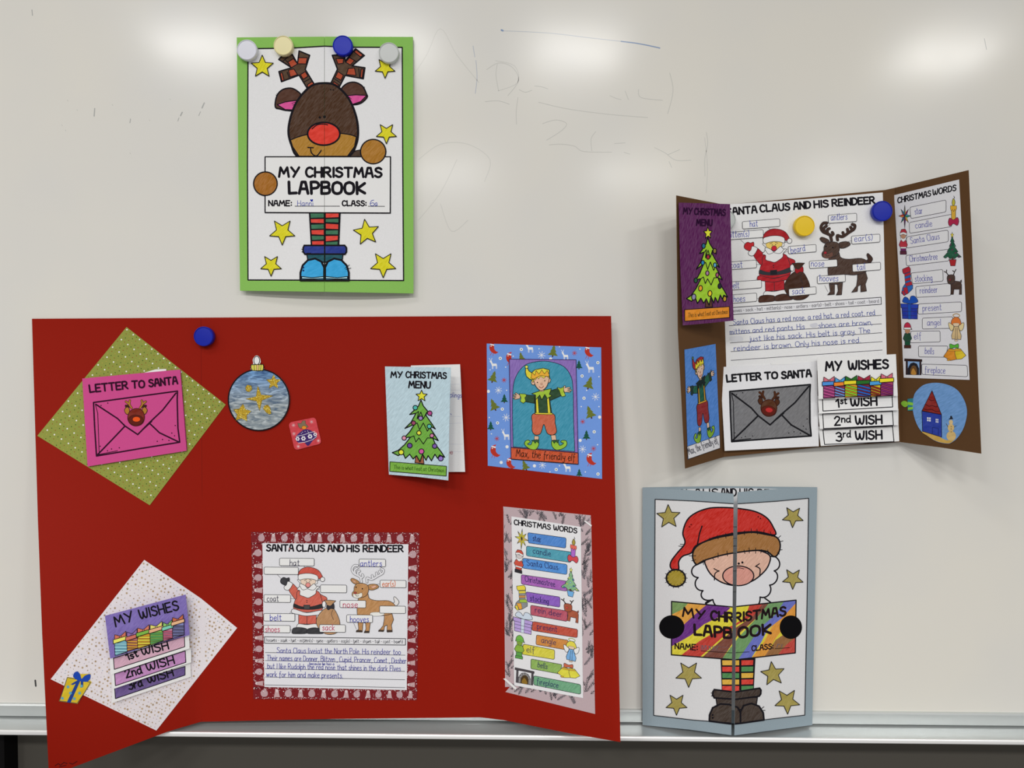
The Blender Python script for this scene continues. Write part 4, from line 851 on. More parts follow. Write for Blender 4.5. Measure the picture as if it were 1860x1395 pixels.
def word_list(T, words, cols, pal, ink, lw, hw, hcol, up):
    a = Art(T); z0 = 0
    for (f, q, p0, p1), wd, c in zip(ROW, words, cols):
        a.grp('label_box', 0); qq = [f(p) for p in pp(q)]; T1 = quad(qq); a.shape([T1(v) for v in ell_rr()], c, .9, ink)
        a.grp('handwriting', 3)
        wq_, w0 = f(p0), f(p1); sc = {'rein deer': 1.45, 'fireplace': 1.0}.get(wd, 1.0)
        a.text(wd, wq_, (wq_[0] + (w0[0] - wq_[0]) * sc, wq_[1] + (w0[1] - wq_[1]) * sc), 11.5, hw, hcol)
    for nm, bx in BOXES.items():
        a.grp(nm + '_picture', 5); icon(a, nm, bx, pal[nm], ink, lw)
    return a
# red poster copy
SRC = [ZH1((715, 378)), ZH2((825, 625)), ZH2((295, 472)), ZH1((258, 365))]
ZG1 = Z(890, 900, 260 / 1727); ZG2 = Z(890, 1100, 260 / 1343)
DST = [ZG1((920, 512)), ZG2((850, 833)), ZG2((238, 582)), ZG1((292, 300))]
TG = homog(SRC, DST)
PG = dict(star=['e2d84a', 'd8c838', 'e6c060'], candle=['a09040', 'a868c0', 'd8695a', 'c84850'], santa=['c9513e+', 'c04a3a', '2e2c30', 'c8c0c0'], tree=['86b888+', '6fa8d8', 'd8d870', 'c8d870', '3a6a9a', '90c0c8'], stocking=['8a8e90+', 'dccc48', 'c08a50', '98b848', 'e0a040'], reindeer=['a5553a+', '2c201c', 'c84a3a'], present=['b8a0dc+', 'b8a0dc+', 'c4d0ea'], angel=['78aee0+', 'd8cc50', 'd8c0a8', '98a860', 'e0e0e8'], elf=['86b03e+', '5a9a4a', '6fb04a', '5a9a4a', '7a9a40'], bells=['e0d848+', 'e0d848+', 'd0a83a', 'c0654a'], fireplace=['dcdce0', '4a4548', '8a8888', '4a3a22', '8a6a2a'])
sq_ = [(929, 938), (1055, 957), (1059, 1268), (934, 1245)]
lam = Func(lambda x, y: redh(x, y) + .0006, 13)
oq = [(914, 920), (1073, 936), (1081, 1297), (918, 1257)]
silver = mat('b7a3a8#', rough=.3, spec=.5, kind='tape2')
def branch_tape(q, n_):
    st = strip(q, 'tape_strip', silver, rs, .0004, 'silvery pink tape printed with dark pine twigs'); T = quad(q); t = Art(); t.grp('printed_twigs')
    for i in range(n_):
        u, v = random.uniform(.05, .95), random.uniform(.03, .97); x, y = T((u, v)); an = random.uniform(-2.3, -.5)
        L = random.uniform(12, 22); dx, dy = math.cos(an), math.sin(an); col = random.choice(['3c3a3f', '55535a', '47464a'])
        def ok(p):
            s = 0
            for k in range(4):
                (x0, y0), (x1, y1) = q[k - 1], q[k]; c = (x1 - x0) * (p[1] - y0) - (y1 - y0) * (p[0] - x0); s += 1 if c > 0 else -1
            return abs(s) == 4
        pts = [(x + dx * L * f, y + dy * L * f) for f in (0, .2, .4, .6, .8, 1)]; pts = [p for p in pts if ok(p)]
        if len(pts) > 1: t.line(pts, .9, col, up=0)
        for p in pts:
            for sd in (-1, 1):
                ll = random.uniform(3.5, 6.5); e = (p[0] + ll * math.cos(an + sd * .5), p[1] + ll * math.sin(an + sd * .5))
                if ok(e): t.line([p, e], .75, col, up=0)
    t.emit(rs, .0004, st)
branch_tape([(914, 920), (1073, 936), (1074, 960), (915, 941)], 26); branch_tape([(932, 1241), (1060, 1266), (1081, 1297), (918, 1257)], 26)
branch_tape([(914.5, 932), (932, 934), (934, 1247), (917.5, 1248)], 42); branch_tape([(1053, 953), (1074, 955), (1081, 1297), (1058, 1268)], 48)
sheet('tape_curl', [(914, 1233), (918, 1232), (939, 1250), (936, 1253)], rs, .0022, .0003, mat('eae6e8', rough=.3, kind='curl'), rp_, 'curled-up end of clear tape')
sheet('tape_curl', [(1060, 946), (1064, 946), (1075, 954), (1074, 957)], rs, .0014, .0002, mat('eae6e8', rough=.3, kind='curl'), rp_)
ls = sheet('word_sheet', sq_, lam, .0003, .0002, mat('dcdce0#', rough=.5), rp_, 'white word list with coloured label bars')
a = word_list(TG, ['star', 'candle', 'Santa Claus', 'Christmastree', 'stocking', 'rein deer', 'present', 'angle', 'elf', 'bells', 'fireplace'],
  ['4d86d0~', '4f9fb4~', '5090d8~', 'a862b8~', '8a5cc0~', 'b85468~', 'c0503c~', 'd08a40~', 'd8d046~', '8eb35a~', '6fa882~'], PG, '33303a', .8, 1.0, '2a2c5a', None)
a.grp('title_lettering', 3); a.T = ZG1; a.text('CHRISTMAS', (292, 350), (728, 412), 58, 2.0, up=(0.02, -1)); a.text('WORDS', (768, 415), (1048, 455), 58, 2.0, up=(0.02, -1))
a.emit(lam, .0003, ls)

# ================================================================ BROWN LAPBOOK (opened, tilted)
bl = thing('lapbook', 'opened brown lapbook with its side flaps folded forward, right of the poster', 'lapbook', P(1500, 580, 0), LBG)
brown = mat('5b4028#', rough=.75)
B = Plane((1318, 372, .004), (1625, 342, .004), (1635, 803, .010)); B.n  # middle panel
sheet('middle_panel', [(1316, 372), (1470, 358), (1608, 345), (1626, 341), (1636, 803), (1490, 812), (1314, 830)], B, 0, .0007, brown, bl)
Lf = Plane((1317, 372, .0045), (1315, 829, .010), (1229, 356, .066)); Rf = Plane((1626, 341, .0045), (1636, 803, .010), (1759, 309, .075))
lf = sheet('left_flap', [(1229, 355), (1317, 372), (1315, 830), (1245, 851), (1232, 600)], Lf, 0, .0007, brown, bl, 'brown side flap folded forward on the left')
rf = sheet('right_flap', [(1626, 341), (1759, 309), (1770, 560), (1782, 824), (1710, 813), (1636, 803)], Rf, 0, .0007, brown, bl, 'brown side flap folded forward on the right')
ZB2 = Z(1210, 300, 410 / 1845)
TB = comp(ZB2, homog(pp('278,262 1217,908 1068,268 357,817'), pp('622,462 1758,1138 1558,393 740,1115')))
PB = dict(coat='b0202a+', hat='a81f28+', mitten='bb1e26+', shoe='4a2c20+', belt='33373c', buckle='23252a', hem='b0202a+', face='e6c26a', nose='c0283a', sack='42281c+', bow='9a2026', deer='4a352b~', hoof=None, antler='40302a', aw=4.2, muzzle='6a4a40', dnose='a82a34', tail='42302a')
def fromB(T_inv_pts): return T_inv_pts
# label boxes are read from the brown sheet itself
inv = homog([homog(pp('278,262 1217,908 1068,268 357,817'), pp('622,462 1758,1138 1558,393 740,1115'))(p) for p in pp('278,262 1217,908 1068,268 357,817')], pp('278,262 1217,908 1068,268 357,817'))
def iq(s): return ' '.join('%f,%f' % inv(p) for p in pp(s))
BW = [('622,462 928,437 930,500 625,522', 'hat', (686, 505), (748, 500)), ('480,553 793,527 795,590 480,612', 'mitten(s)', (500, 592), (676, 585)), ('997,665 1225,648 1227,708 1000,725', 'beard', (1022, 722), (1138, 700)), ('480,795 737,775 740,838 480,858', 'coat', (525, 842), (622, 836)),
 ('480,958 778,938 780,1002 480,1025', 'belt', (525, 1008), (595, 1005)), ('480,1065 740,1045 742,1112 480,1135', 'shoes', (530, 1120), (645, 1112)), ('1002,1012 1225,993 1227,1052 1005,1072', 'sack', (1030, 1056), (1132, 1050)), ('1325,410 1557,393 1558,460 1327,475', 'antlers', (1348, 452), (1480, 444)),
 ('1515,580 1747,563 1748,628 1518,646', 'ear(s)', (1540, 626), (1685, 614)), ('1170,785 1397,770 1400,828 1173,845', 'nose', (1185, 828), (1290, 828)), ('1522,812 1752,793 1753,855 1525,872', 'tail', (1560, 860), (1628, 852)), ('1235,908 1463,893 1466,952 1237,970', 'hooves', (1255, 948), (1405, 948))]
bw = [(iq(q), t, inv(p0), inv(p1), '3f4aa0') for q, t, p0, p1 in BW]
a = worksheet(TB, PB, bw)
a.T = ZB2; a.grp('title_lettering', 3)
for t, x0, y0, x1, y1 in (('SANTA', 497, 408, 742, 388), ('CLAUS', 770, 382, 1010, 366), ('AND', 1045, 362, 1180, 350), ('HIS', 1212, 348, 1325, 340), ('REINDEER', 1360, 336, 1705, 312)): a.text(t, (x0, y0), (x1, y1), 54, 3.2)
a.grp('word_bank', 3); a.shape(pp('480,1168 1757,1080 1759,1137 482,1226'), 'd9d9dd', 1.3, '35353a'); a.text('hooves - sack - hat - mitten(s) - nose - antlers - ear(s) - belt - shoes - tail - coat - beard', (525, 1204), (1740, 1122), 28, .75, '55555c', gap=1.5, space=3)
a.T = ZE; a.grp('ruled_line', 3); a.lines('495,137 1692,55;500,205 1692,122;503,272 1697,192;508,340 1698,262;510,409 1698,328', 1.0, '3c3c44')
a.grp('handwriting', 7)
for t, x0, y0, x1, y1 in (('Santa Claus has a red nose, a red hat, a red coat, red', 528, 130, 1642, 52), ('mittens and red pants. His', 503, 205, 1088, 163), ('shoes are brown,', 1198, 155, 1618, 128), ('just like his sack. His belt is gray. The', 655, 260, 1602, 192), ('reindeer is brown. Only his nose is red.', 535, 335, 1528, 268)): a.text(t, (x0, y0), (x1, y1), 42, .95, '3b4a94', gap=1.6, space=3.8, jit=.35)
a.shape(sm(pp('1130,128 1180,115 1190,140 1150,152')), 'c6c7cf', 0); a.shape(sm(pp('505,225 590,220 600,255 515,262')), 'd2d3d8', 0)
bs = sheet('santa_worksheet', [(1310, 372), (1460, 362), (1603.5, 349.5), (1611, 660), (1320, 690)], B, .0005, .0003, mat('dedee2#'), bl, 'white worksheet with a red Santa and a dark brown reindeer')
a.emit(B, .0005, bs)
# white magnet half hidden behind the purple menu + yellow + blue
magnet(1320, 399, 17, .0058, 'b4bab8', 'pale grey magnet half hidden behind the purple menu')
magnet(1462, 410, 18.6, .0062, 'e9bc22', 'yellow magnet in the middle of the brown lapbook')
magnet(1603.5, 383, 18.4, .0062, '14259e', 'blue magnet at the right fold of the brown lapbook')
# letter pocket
Bp = Plane((1308, 668, .009), (1483, 655, .009), (1489, 805, .016))
sheet('inner_letter', [ZE(p) for p in pp('820,432 940,388 985,410 985,440 830,445')], Bp, .0003, .0003, mat('e6e6ea'), bl, 'tip of the white letter sticking out of the pocket')
sheet('pocket_back', [ZE(p) for p in pp('430,463 1178,408 1198,1085 470,1118')], Bp, -.003, .0003, white, bl)
pk2 = sheet('letter_pocket', [ZE(p) for p in pp('425,462 820,440 1182,418 1200,1083 460,1120')], Bp, 0, .0004, mat('dcdce0#', rough=.5), bl, 'white letter pocket with a grey pencilled envelope')
EH = homog(ENV, pp('500,650 1133,597 1140,1003 515,1048'))
envelope(comp(ZE, EH), [('LETTER', (478, 578), (745, 558), 52), ('TO', (778, 555), (875, 550), 50), ('SANTA', (910, 552), (1140, 535), 52)], ZE, ('54301a+', '4a2a1a', 'b03030'), ink='19191d', body='77777a~', tw=3.4, lw=3.0).emit(Bp, 0, pk2)
# wishes tabs
Bh = lambda x, y: .008 + .004 * cl((y - 650) / 150)
for q, h, box_, txts in (('1195,930 1825,905 1832,1045 1215,1082', .001, '1232,955 1778,925 1790,1048 1245,1070', [('3rd', (1338, 1045), (1450, 1012), 68), ('WISH', (1490, 1032), (1695, 1025), 64)]), ('1195,820 1825,790 1825,917 1208,948', .004, '1230,830 1778,808 1785,920 1237,945', [('2nd', (1325, 920), (1450, 895), 68), ('WISH', (1490, 912), (1695, 905), 64)]),
  ('1192,690 1818,665 1823,800 1200,828', .007, '1228,700 1775,680 1780,775 1232,807', [('1st', (1340, 778), (1418, 750), 62), ('WISH', (1452, 768), (1655, 760), 64)])):
    s_, t_ = tab(rq(q, ZE), h, Bh, white, bl, label=None, lift=.0035)
    a = Art(ZE); a.grp('box_outline'); a.line(pp(box_), 1.6, closed=True); a.grp('title_lettering')
    for t, p0, p1, hh in txts:
        if len(t) == 3: dx = 18 if t[0] == '1' else 42; a.text(t[0], p0, (p0[0] + dx, p0[1] - 2), hh, 3); a.text(t[1:], (p0[0] + dx + 12, p1[1]), p1, hh * .78, 2.4)
        else: a.text(t, p0, p1, hh, 3.4)
    a.emit(s_, 0, t_)
s_, t_ = tab(rq('1185,383 1500,375 1805,360 1820,688 1500,703 1197,713', ZE), .0095, Bh, white, bl, 'wishes_cover', 'white top tab with a bright row of wrapped gifts', lift=.003)
a = gifts(ZE, [('9a3a7a+', 'b8508a', '4a8ad0', 'c86a7a'), ('8a3050+', '6a90d0', 'e88030', '4a98d0'), ('e89a28+', '8abf30', 'e8d030', '2a6a2a'), ('7a2038+', '2a60b8', '2a6a2a', 'a02a40'), ('d8b828+', '8a3020', '4a98d0', 'd8d030'), ('a03a68+', '7a2a68', 'e8d030', 'c8687a')])
a.grp('title_lettering', 3); a.text('MY', (1255, 490), (1380, 485), 68, 3.7); a.text('WISHES', (1435, 482), (1745, 470), 66, 3.7); a.emit(s_, 0, t_)
# purple menu on the left flap
Mp = Plane((1232, 368, .069), (1326, 371, .050), (1332, 585, .052))
mq = [ZB2(p) for p in pp('103,306 522,318 535,800 552,1270 340,1292 137,1310 115,800')]
mn = sheet('menu_cover', mq, Mp, 0, .0004, mat('5a1c56|'), bl, 'purple crayon-coloured menu with a light green fir tree')
sheet('menu_inner_page', [ZB2(p) for p in pp('106,310 500,330 530,1262 140,1300')], Plane((1232, 368, .067), (1326, 371, .044), (1332, 585, .047)), 0, .0003, white, bl)
MT = comp(ZB2, homog(pp('153,995 568,1030 162,262 570,265'), pp('152,1275 518,1245 140,345 482,350')))
a = tree_menu(MT, dict(trunk='5a3a30', tree='9cc832+', balls=['2a6a88', '8a7a3a', 'a8303a', '2a80b8', '5aa0c8', 'a87aa0', '2a5a3a', 'a85a7a', 'e89a30', '2a2a3a', 'e8c030', '8a8aa8', 'b0902a'], star='efdf3a+', banner='e88c28+', cap='6a4a20'))
a.grp('title_lettering'); a.T = ZB2; a.text('MY', (140, 398), (212, 400), 50, 2.2, '2a0c2e'); a.text('CHRISTMAS', (232, 402), (482, 412), 50, 2.2, '2a0c2e'); a.text('MENU', (248, 492), (375, 495), 48, 2.4, '2a0c2e'); a.emit(Mp, 0, mn)
# elf card on the left flap
ec = sheet('elf_card', [ZE(p) for p in pp('145,325 388,280 424,1100 172,1187')], Lf, .0008, .0003, mat('4f86d4~'), bl, 'narrow blue crayon card with an elf in a red hat')
a = Art(ZE); a.grp('caption_strip'); a.shape('165,1087 421,995 424,1098 174,1185', 'd6d6da', .9, '33333a'); a.grp('handwriting'); a.text('Max, the friendly elf', (182, 1150), (412, 1060), 56, 1.0, '444450'); a.emit(Lf, .0008, ec)
EB = dict(skin='e2bfa8+', shoe='7fae35+', coll='1f5040', pants='8c2c30+', shirt='1f5c48+', cuff='243a36', brace='d8a03a', collar='1c2a2c', hair='e6d23c', hat='a82a2e+', trim='e8cf3a', bell='6a8a50')
EHm = homog(pp('1060,445 1490,395 1195,832 1400,838'), pp('165,645 380,505 248,1055 355,1012'))
a = elf(comp(ZE, EHm), EB, w=.9)
for i, (n_, it, lb) in enumerate(a.groups): a.groups[i] = (n_, [(z + 5, c, q) for z, c, q in it], lb)
a.emit(Lf, .0008, ec)
# word list on the right flap
wl = sheet('word_sheet', [(1624, 354.5), (1742, 326), (1751, 500), (1761, 690), (1700, 688), (1641.5, 686), (1634, 520)], Rf, .0006, .0003, mat('dadae0#'), bl, 'white word list with small coloured pictures')
PW = dict(star=['2a3a9c', 'c83a30', '3aa0b0', 'd8d040', '5a2a7a', '2a8a6a', 'e08a30', '7a2a4a'], candle=['b8b040', 'e0b040+', 'd8a838', 'a8284a'], santa=['b83040+', '7a3068', '5a2a3a', 'b88a70'], tree=['1f5c40+', 'a82a30', 'd8c840', '5a3a50', '3a6a5a'], stocking=['2a68b8+', 'b02a3a', 'b02a3a', 'b02a3a'], reindeer=['4a362e+', '2c221f', '7a3030'], present=['2438a8+', '2a44b0', '1f50b0'], angel=['d8bc8a+', 'd87838', 'e0c8a8', 'a8843a', 'e2cc98'], elf=['1f4a34+', '1f5038', 'b8304a', '4a2a20', 'b88a68', 'e2e2e6'], bells=['e0902a+', 'e6c42a+', 'e8a030', '58b03a'], fireplace=['8ab0e0+', '33201c', '22222a', '6a4a2a', 'b8843a'])
a = word_list(None, ['star', 'candle', 'Santa Claus', 'Christmastree', 'stocking', 'reindeer', 'present', 'angel', 'elf', 'bells', 'fireplace'], ['dcdce2'] * 11, PW, '33303a', .8, .9, '4a4aa0', None)
a.grp('title_lettering', 3); a.T = ZH1; a.text('CHRISTMAS', (262, 408), (570, 340), 50, 2.1, up=(0, -1)); a.text('WORDS', (592, 334), (808, 288), 52, 2.1, up=(0, -1)); a.emit(Rf, .0006, wl)
# round house-and-snowman ornament
rp3 = [ZH2(p) for p in sm(pp('380,765 430,710 480,685 560,675 650,690 730,730 785,800 815,880 817,960 790,1060 740,1140 690,1180 650,1190 560,1170 480,1120 430,1080 390,1010 365,920 362,840'), n=4)]
ro = sheet('ornament_cutout', rp3, Rf, .0008, .0003, mat('6f9ed6~'), bl, 'round blue paper bauble with a house and a snowman, lying on its side')
a = Art(ZH2); a.grp('sand_ground'); a.fill(sm(pp('440,1090 500,1092 560,1115 640,1158 700,1155 725,1145 690,1178 650,1188 560,1168 480,1120')), 'cfa955+')
a.grp('house_drawing'); a.shape('440,915 605,945 607,1135 445,1085', '2a3fa4+', 1); a.shape('525,742 605,945 440,912', '8c2620+', 1); a.lines('500,815 520,828 545,822;475,860 500,875 525,868 560,880 575,872;455,895 485,905 520,900 560,920 590,915', 1.2, '4a1418')
a.shape('482,965 515,968 515,1005 482,1000', 'e6e6ea', .5, '2a3fa4'); a.lines('498,965 498,1003;482,984 515,986', .9, '2a3fa4'); a.shape('555,978 580,980 580,1015 555,1012', 'e6e6ea', .5, '2a3fa4'); a.lines('567,978 567,1014;555,996 580,998', .9, '2a3fa4'); a.line(pp('528,1105 528,1052 578,1060 578,1120'), .9, '1c2a6a')
a.grp('snowman_drawing'); a.shape(ell(687, 1125, 40, 42, n=20), 'd8b97a+', 0); a.shape(ell(685, 1055, 27, 34, n=18), 'd8b97a+', 0); a.shape(ell(685, 1008, 17, 20, n=16), 'dcc08a+', 0)
a.fill(pp('665,985 706,982 698,972 692,955 680,955 678,972'), '2a2a30'); a.lines('660,1050 645,1020;712,1050 728,1038', .9, '4a4a40')
for y in (1045, 1065, 1090): a.shape(ell(687, y, 4, n=6), '3a3028', 0)
a.emit(Rf, .0008, ro)
cap = sheet('ornament_cap', [ZH2(p) for p in pp('318,812 365,806 365,910 320,912')], Rf, .0008, .0003, mat('2f7f8c+'), bl, 'teal and green bauble cap')
a = Art(ZH2); a.grp('cap_print'); a.fill(pp('322,835 365,845 365,868 320,860'), '8ac840'); a.fill(pp('322,885 365,878 364,898 322,905'), '8ac840'); a.emit(Rf, .0008, cap)
sheet('ornament_loop', [ZH2(p) for p in sm(pp('262,850 285,828 318,840 318,870 290,880'), n=3)], Rf, .0008, .0003, mat('8cc43c+'), bl, 'light green bauble loop')

# ================================================================ GREY LAPBOOK (standing on the tray)
gy = thing('lapbook', 'grey-blue lapbook with a Santa cover standing ajar on the pen tray', 'lapbook', P(1326, 1310, .01), LBG)
grey = mat('8d9ca5#', rough=.6, spec=.4)
Bk = Plane((1168, 886, .003), (1484, 886, .003), (1475, 1314, .009))
sheet('back_panel', [(1168.5, 885.5), (1300, 883), (1484, 885), (1475, 1314), (1169, 1314)], Bk, 0, .0008, grey, gy)
inn = sheet('inner_sheet', [(1195, 890), (1330, 886.5), (1460, 889), (1455, 1290), (1195, 1290)], Bk, .0005, .0002, mat('dadadd#'), gy, 'inner white worksheet seen through the gap')
a = Art(); a.grp('title_lettering'); a.text('CLAUS', (1232, 903), (1304, 901), 13, 2.4); a.text('AND', (1310, 901), (1337, 901), 13, 2.6); a.text('HIS', (1344, 901), (1368, 901), 13, 2.4); a.text('REIN', (1376, 902), (1412, 903), 13, 2.2)
a.lines('1328,957 1338,957;1328,978 1338,978;1328,992 1338,992;1328,1005 1338,1005;1328,1037 1338,1037;1328,1063 1338,1063;1328,1075 1338,1075', .8); a.emit(Bk, .0005, inn)
La = Plane((1167, 886, .004), (1168, 1314, .010), (1332.5, 896.5, .037)); Ra = Plane((1484, 886, .004), (1475, 1314, .010), (1340.5, 893.5, .035))
J1 = Z(1150, 870, 350 / 1860); J2 = Z(1150, 1070, 350 / 1744)
CL_ = [((1327.8, 1400), (1332.8, 880))]; CR_ = [((1340.4, 880), (1333.2, 1400))]
a = Art(J1); OLV = 'a89a50~'
a.grp('santa_drawing')
a.shape(sm(pp('700,1205 735,1170 770,1165 790,1230')), None, 2.4); a.lines('700,1205 765,1165;1270,1150 1340,1200;1225,1140 1210,1215', 2.6)
def lobe(q):                                   # one cubic scallop of the beard
    (x0, y0), (x1, y1), (x2, y2), (x3, y3) = pp(q)
    return [((1 - t) ** 3 * x0 + 3 * t * (1 - t) ** 2 * x1 + 3 * t * t * (1 - t) * x2 + t ** 3 * x3, (1 - t) ** 3 * y0 + 3 * t * (1 - t) ** 2 * y1 + 3 * t * t * (1 - t) * y2 + t ** 3 * y3) for t in [k / 10 for k in range(10)]]
beard = pp('900,700') + sum([lobe(q) for q in ('620,825 545,850 545,945 628,952', '628,952 570,1000 605,1085 675,1078', '675,1078 630,1120 670,1195 770,1165', '770,1165 775,1200 800,1235 830,1240', '1190,1235 1215,1210 1230,1180 1225,1140', '1225,1140 1300,1165 1355,1080 1318,1025', '1318,1025 1390,1020 1425,920 1362,887', '1362,887 1430,870 1440,775 1350,740')], [])
a.shape(beard, 'd6d6da', 2.6)
a.shape(sm(pp('700,780 830,730 1000,700 1180,685 1315,735 1312,820 1260,900 1150,985 1000,1028 860,1000 760,930 708,850')), 'e0b4a0~', 2.6)
a.shape(sm(pp('500,620 480,520 520,400 600,330 720,285 850,275 1020,285 1180,315 1290,375 1350,460 1370,540 1200,510 1000,520 800,560 700,600 600,650 560,715 480,745 440,800 440,870 400,890 360,850 370,790 430,710'), n=6), 'c8261c~', 2.6)
a.line(pp('665,455 640,530 620,640'), 2.4)
a.shape(sm(pp('610,825 575,760 590,680 660,620 800,570 960,540 1140,515 1280,535 1380,560 1418,620 1410,700 1365,750 1290,700 1180,690 1000,710 860,735 720,775 660,800'), n=6), 'a4713c~', 2.8)
a.shape(ell(1015, 935, 150, 95, n=32), 'd8988a~', 2.2)
a.line(sm(pp('985,865 1020,858 1070,868'), False), 1.2)
a.shape(ell(1020, 817, 11), INK, 0); a.shape(ell(1055, 806, 11), INK, 0)
a.line(sm(pp('785,975 790,915 828,885'), False), 2); a.line(pp('780,865 828,892'), 1.8); a.line(sm(pp('1190,845 1225,870 1222,930'), False), 2); a.line(pp('1180,845 1220,818'), 1.8)
L1 = '440,648 490,650;455,630 485,632;540,742 605,742;565,790 605,780;675,780 680,828;820,715 820,765;905,695 912,745;765,765 782,780;740,570 742,595;815,545 820,580;893,525 897,572;950,540 955,515;1070,685 1080,720;1120,665 1122,715;1182,665 1183,718;1240,680 1232,715;1300,685 1305,720;1075,500 1075,540;1140,480 1142,525;1195,485 1200,535;1265,490 1262,530;1325,510 1340,555;1400,570 1425,548;1420,605 1447,598;1415,685 1440,683;1395,710 1412,725'
a.lines(L1, 1.2)
a.shape(ell(413, 957, 92, 82, n=30), 'a8922e~', 3)
for k in range(14): t = k * .449; a.line([(413 + 75 * math.cos(t), 957 + 66 * math.sin(t)), (413 + 112 * math.cos(t), 957 + 98 * math.sin(t))], 1.1, up=0)
a.z += 1
for x, y in ((545, 462), (560, 440), (1208, 365), (1230, 382)): a.shape(ell(x, y, 7), '5a1010', 0)
a.T = J2; a.grp('sign_board')
CR = [Z and (348, 112), (900, 162), (1475, 100), (1468, 578), (925, 640), (347, 595)]
def band(cols_):
    # diagonal crayon bands clipped to the sign outline
    bmx = None
    n = len(cols_)
    for i, c in enumerate(cols_):
        x0 = -150 + i * 170; q = [(x0 + 520, 60), (x0 + 700, 60), (x0 + 60, 660), (x0 - 120, 660)]
        r = q
        for j in range(len(CR)):                 # Sutherland-Hodgman against the (nearly convex) sign
            if j == 0 or j == 1: continue
            pass
        yield c, q
def clip_poly(sub, clipq):
    out = sub
    for j in range(len(clipq)):
        A_, B_ = clipq[j - 1], clipq[j]; inp = out; out = []
        ins = lambda p: (B_[0] - A_[0]) * (p[1] - A_[1]) - (B_[1] - A_[1]) * (p[0] - A_[0]) >= 0
        for k in range(len(inp)):
            P_, Q_ = inp[k - 1], inp[k]
            if ins(P_) != ins(Q_):
                d1 = (B_[0] - A_[0]) * (P_[1] - A_[1]) - (B_[1] - A_[1]) * (P_[0] - A_[0]); d2 = (B_[0] - A_[0]) * (Q_[1] - A_[1]) - (B_[1] - A_[1]) * (Q_[0] - A_[0]); t = d1 / (d1 - d2)
                out.append((P_[0] + (Q_[0] - P_[0]) * t, P_[1] + (Q_[1] - P_[1]) * t))
            if ins(Q_): out.append(Q_)
        if not out: return []
    return out
halfL = [(348, 112), (905, 162), (905, 640), (347, 595)]; halfR = [(905, 162), (1475, 100), (1468, 578), (905, 640)]
a.fill(CR, 'e0d23a~')
BANDS = [('7a9a5c~', [(300, 60), (520, 100), (455, 180), (330, 250)]), ('e0a040~', [(520, 100), (690, 120), (560, 230), (450, 330), (330, 360), (350, 230), (455, 180)]), ('6a2a86~', [(690, 120), (880, 170), (820, 230), (640, 320), (520, 420), (345, 520), (345, 400), (450, 330), (560, 230)]),
 ('c23c30~', [(1060, 130), (1190, 120), (1090, 240), (930, 330), (760, 480), (600, 620), (420, 610), (600, 470), (760, 380), (900, 330), (1010, 260)]), ('7a4436~', [(1190, 110), (1260, 110), (1120, 260), (960, 400), (800, 640), (600, 640), (780, 480), (930, 350), (1090, 240)]),
 ('6f9a62~', [(1250, 100), (1390, 90), (1290, 230), (1150, 350), (1060, 480), (960, 650), (790, 650), (960, 430), (1120, 260)]), ('6a72c4~', [(1380, 90), (1500, 80), (1460, 150), (1350, 260), (1220, 360), (1160, 480), (1060, 640), (950, 640), (1060, 480), (1150, 350), (1290, 230)]),
 ('e0983a~', [(1470, 130), (1490, 230), (1380, 330), (1280, 460), (1180, 640), (1070, 630), (1190, 470), (1260, 330), (1350, 260)]), ('96683c~', [(1380, 400), (1480, 440), (1400, 500), (1280, 620), (1170, 640), (1290, 460)]), ('c0443a~', [(1480, 430), (1490, 620), (1270, 640), (1390, 500)])]
for c, q in BANDS:
    ar = sum(q[i - 1][0] * q[i][1] - q[i][0] * q[i - 1][1] for i in range(len(q))); q = q if ar > 0 else q[::-1]
    for hq in (halfL, halfR):
        r = clip_poly(q, hq)
        if len(r) > 2: a.fill(r, c, 0)
    a.z += 1
a.line(CR, 2.2, closed=True)
a.grp('title_lettering')
IK = '201418'
a.text('MY', (450, 245), (650, 275), 78, 3.6, IK, up=(0, -1)); a.text('CHR', (705, 278), (905, 300), 80, 4.2, IK, up=(0, -1)); a.text('RISTMAS', (925, 298), (1380, 238), 78, 4.0, IK, up=(0, -1))
a.text('LAPB', (555, 412), (890, 445), 90, 4.8, IK, up=(0, -1)); a.text('OOK', (955, 440), (1245, 405), 90, 4.8, IK, up=(0, -1))
a.text('NAME:', (380, 540), (580, 553), 50, 2.2, IK, up=(0, -1)); a.text('CLASS:', (1075, 560), (1265, 540), 46, 2.2, IK, up=(0, -1)); a.lines('615,560 900,578;920,576 1050,568;1285,540 1415,530', 1.1)
a.grp('handwriting'); a.lines('620,550 625,510 640,545 655,510 665,550;685,550 690,515 705,545;720,520 725,550 740,515;750,550 770,515;1300,530 1310,500 1330,500;1340,525 1350,500', 1.3, '6a5c64')
a.shape(pp('610,510 880,530 880,560 612,550'), None, .5, '6a5c64')
a.grp('striped_stockings')
a.shape('795,635 905,642 1105,628 1090,905 905,918 805,915', INK, 1)
for i, (c, c2) in enumerate((('e8b040~', 'd84034~'), ('d84034~', '4e8a50~'), ('4e8a50~', 'e8b040~'), ('e8b040~', 'd84034~'), ('d84034~', '4e8a50~'))):
    y0 = 645 + i * 58; a.fill([(806, y0), (960, y0), (960, y0 + 45), (808, y0 + 45)], c, 0); a.fill([(980, y0), (1088, y0 - 2), (1084, y0 + 42), (980, y0 + 45)], c2, 0)
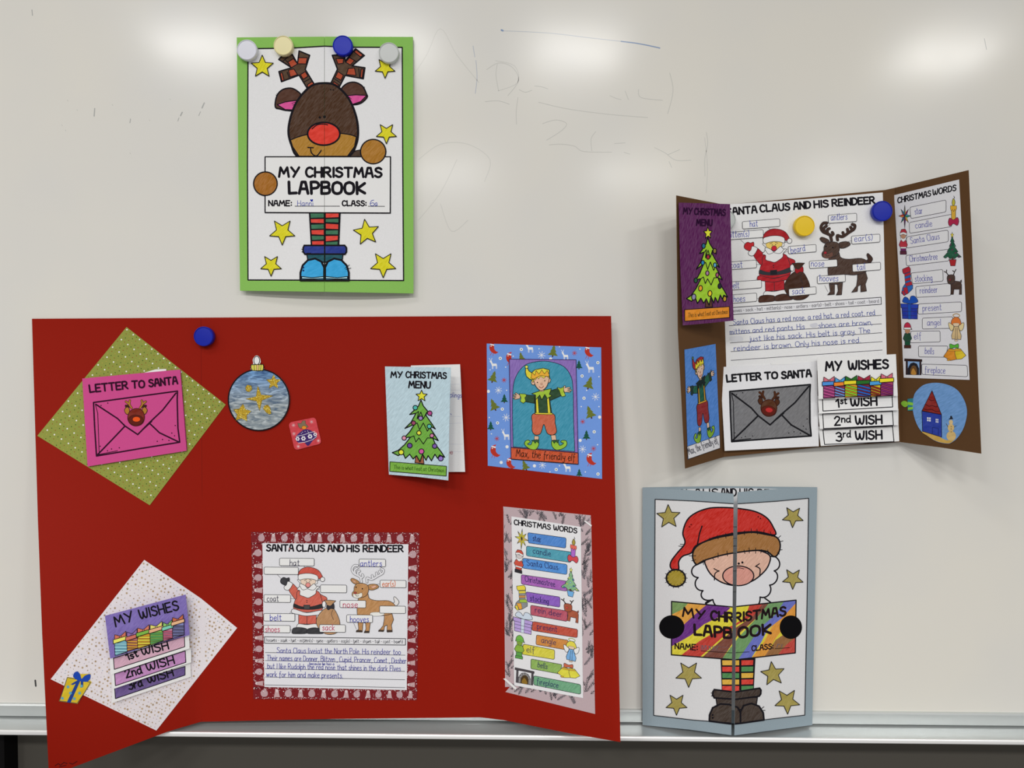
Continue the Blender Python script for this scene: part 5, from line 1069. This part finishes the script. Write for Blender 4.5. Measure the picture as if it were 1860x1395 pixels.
a.z += 1; a.grp('shoe_drawing')
a.shape('750,985 1125,980 1115,1050 970,1090 760,1050', '40332c~', 2)
a.shape('735,910 920,932 1145,897 1158,915 1155,950 1140,970 930,998 735,985 720,960 722,930', '40332c~', 3)
a.shape('690,1195 692,1140 720,1075 790,1040 870,1045 945,1070 972,1120 972,1215 900,1222', '43362e~', 3.2); a.shape('972,1215 972,1110 1000,1055 1070,1035 1140,1060 1178,1120 1184,1185', '43362e~', 3.2)
a.shape(ell(720, 1140, 9), INK, 0); a.shape(ell(720, 1165, 9), INK, 0); a.lines('705,940 730,945;708,968 732,962;1165,1080 1185,1065;1170,1100 1195,1098', 1.2)
a.grp('black_mitten'); a.shape(ell(350, 343, 111, 103, n=36), '0b0a0d', 1.2, '050507')
a.grp('black_mitten'); a.shape(ell(1428, 345, 98, 103, n=36), '0b0a0d', 1.2, '050507')
stars(a, [(503, 768, 122, 90), (393, 1042, 100, 90), (1265, 768, 112, -97), (1395, 1015, 118, 88)], OLV, 1.4)
a.T = J1; stars(a, [(342, 365, 118, -92), (1543, 365, 105, 92), (1543, 962, 104, 91)], OLV, 1.4)
a.T = lambda p: p; a.grp('printed_border'); 
pgy = [(1190, 907), (1260, 910), (1333, 915), (1341, 915), (1410, 910.5), (1469, 905), (1466, 1100), (1462, 1299), (1400, 1306), (1335, 1314.5), (1325, 1313), (1260, 1308), (1187.5, 1299.5), (1189, 1100)]
a.line(pgy, 1.4, closed=True)
og = [(1167, 885.5), (1250, 890), (1333, 897), (1341, 894), (1400, 889), (1484.5, 885), (1480, 1100), (1475.5, 1317), (1400, 1327), (1333, 1336), (1326, 1335), (1250, 1325), (1167, 1317)]
for S_, clip in ((La, CL_), (Ra, CR_)):
    cv = sheet('cover_panel', og, S_, 0, .0007, grey, gy, None, clip)
    sh = sheet('cover_sheet', pgy, S_, .0004, .0002, mat('d4d4d6#'), gy, 'white printed cover sheet, one half of the Santa picture', clip)
    a.emit(S_, .0004, sh, clip)
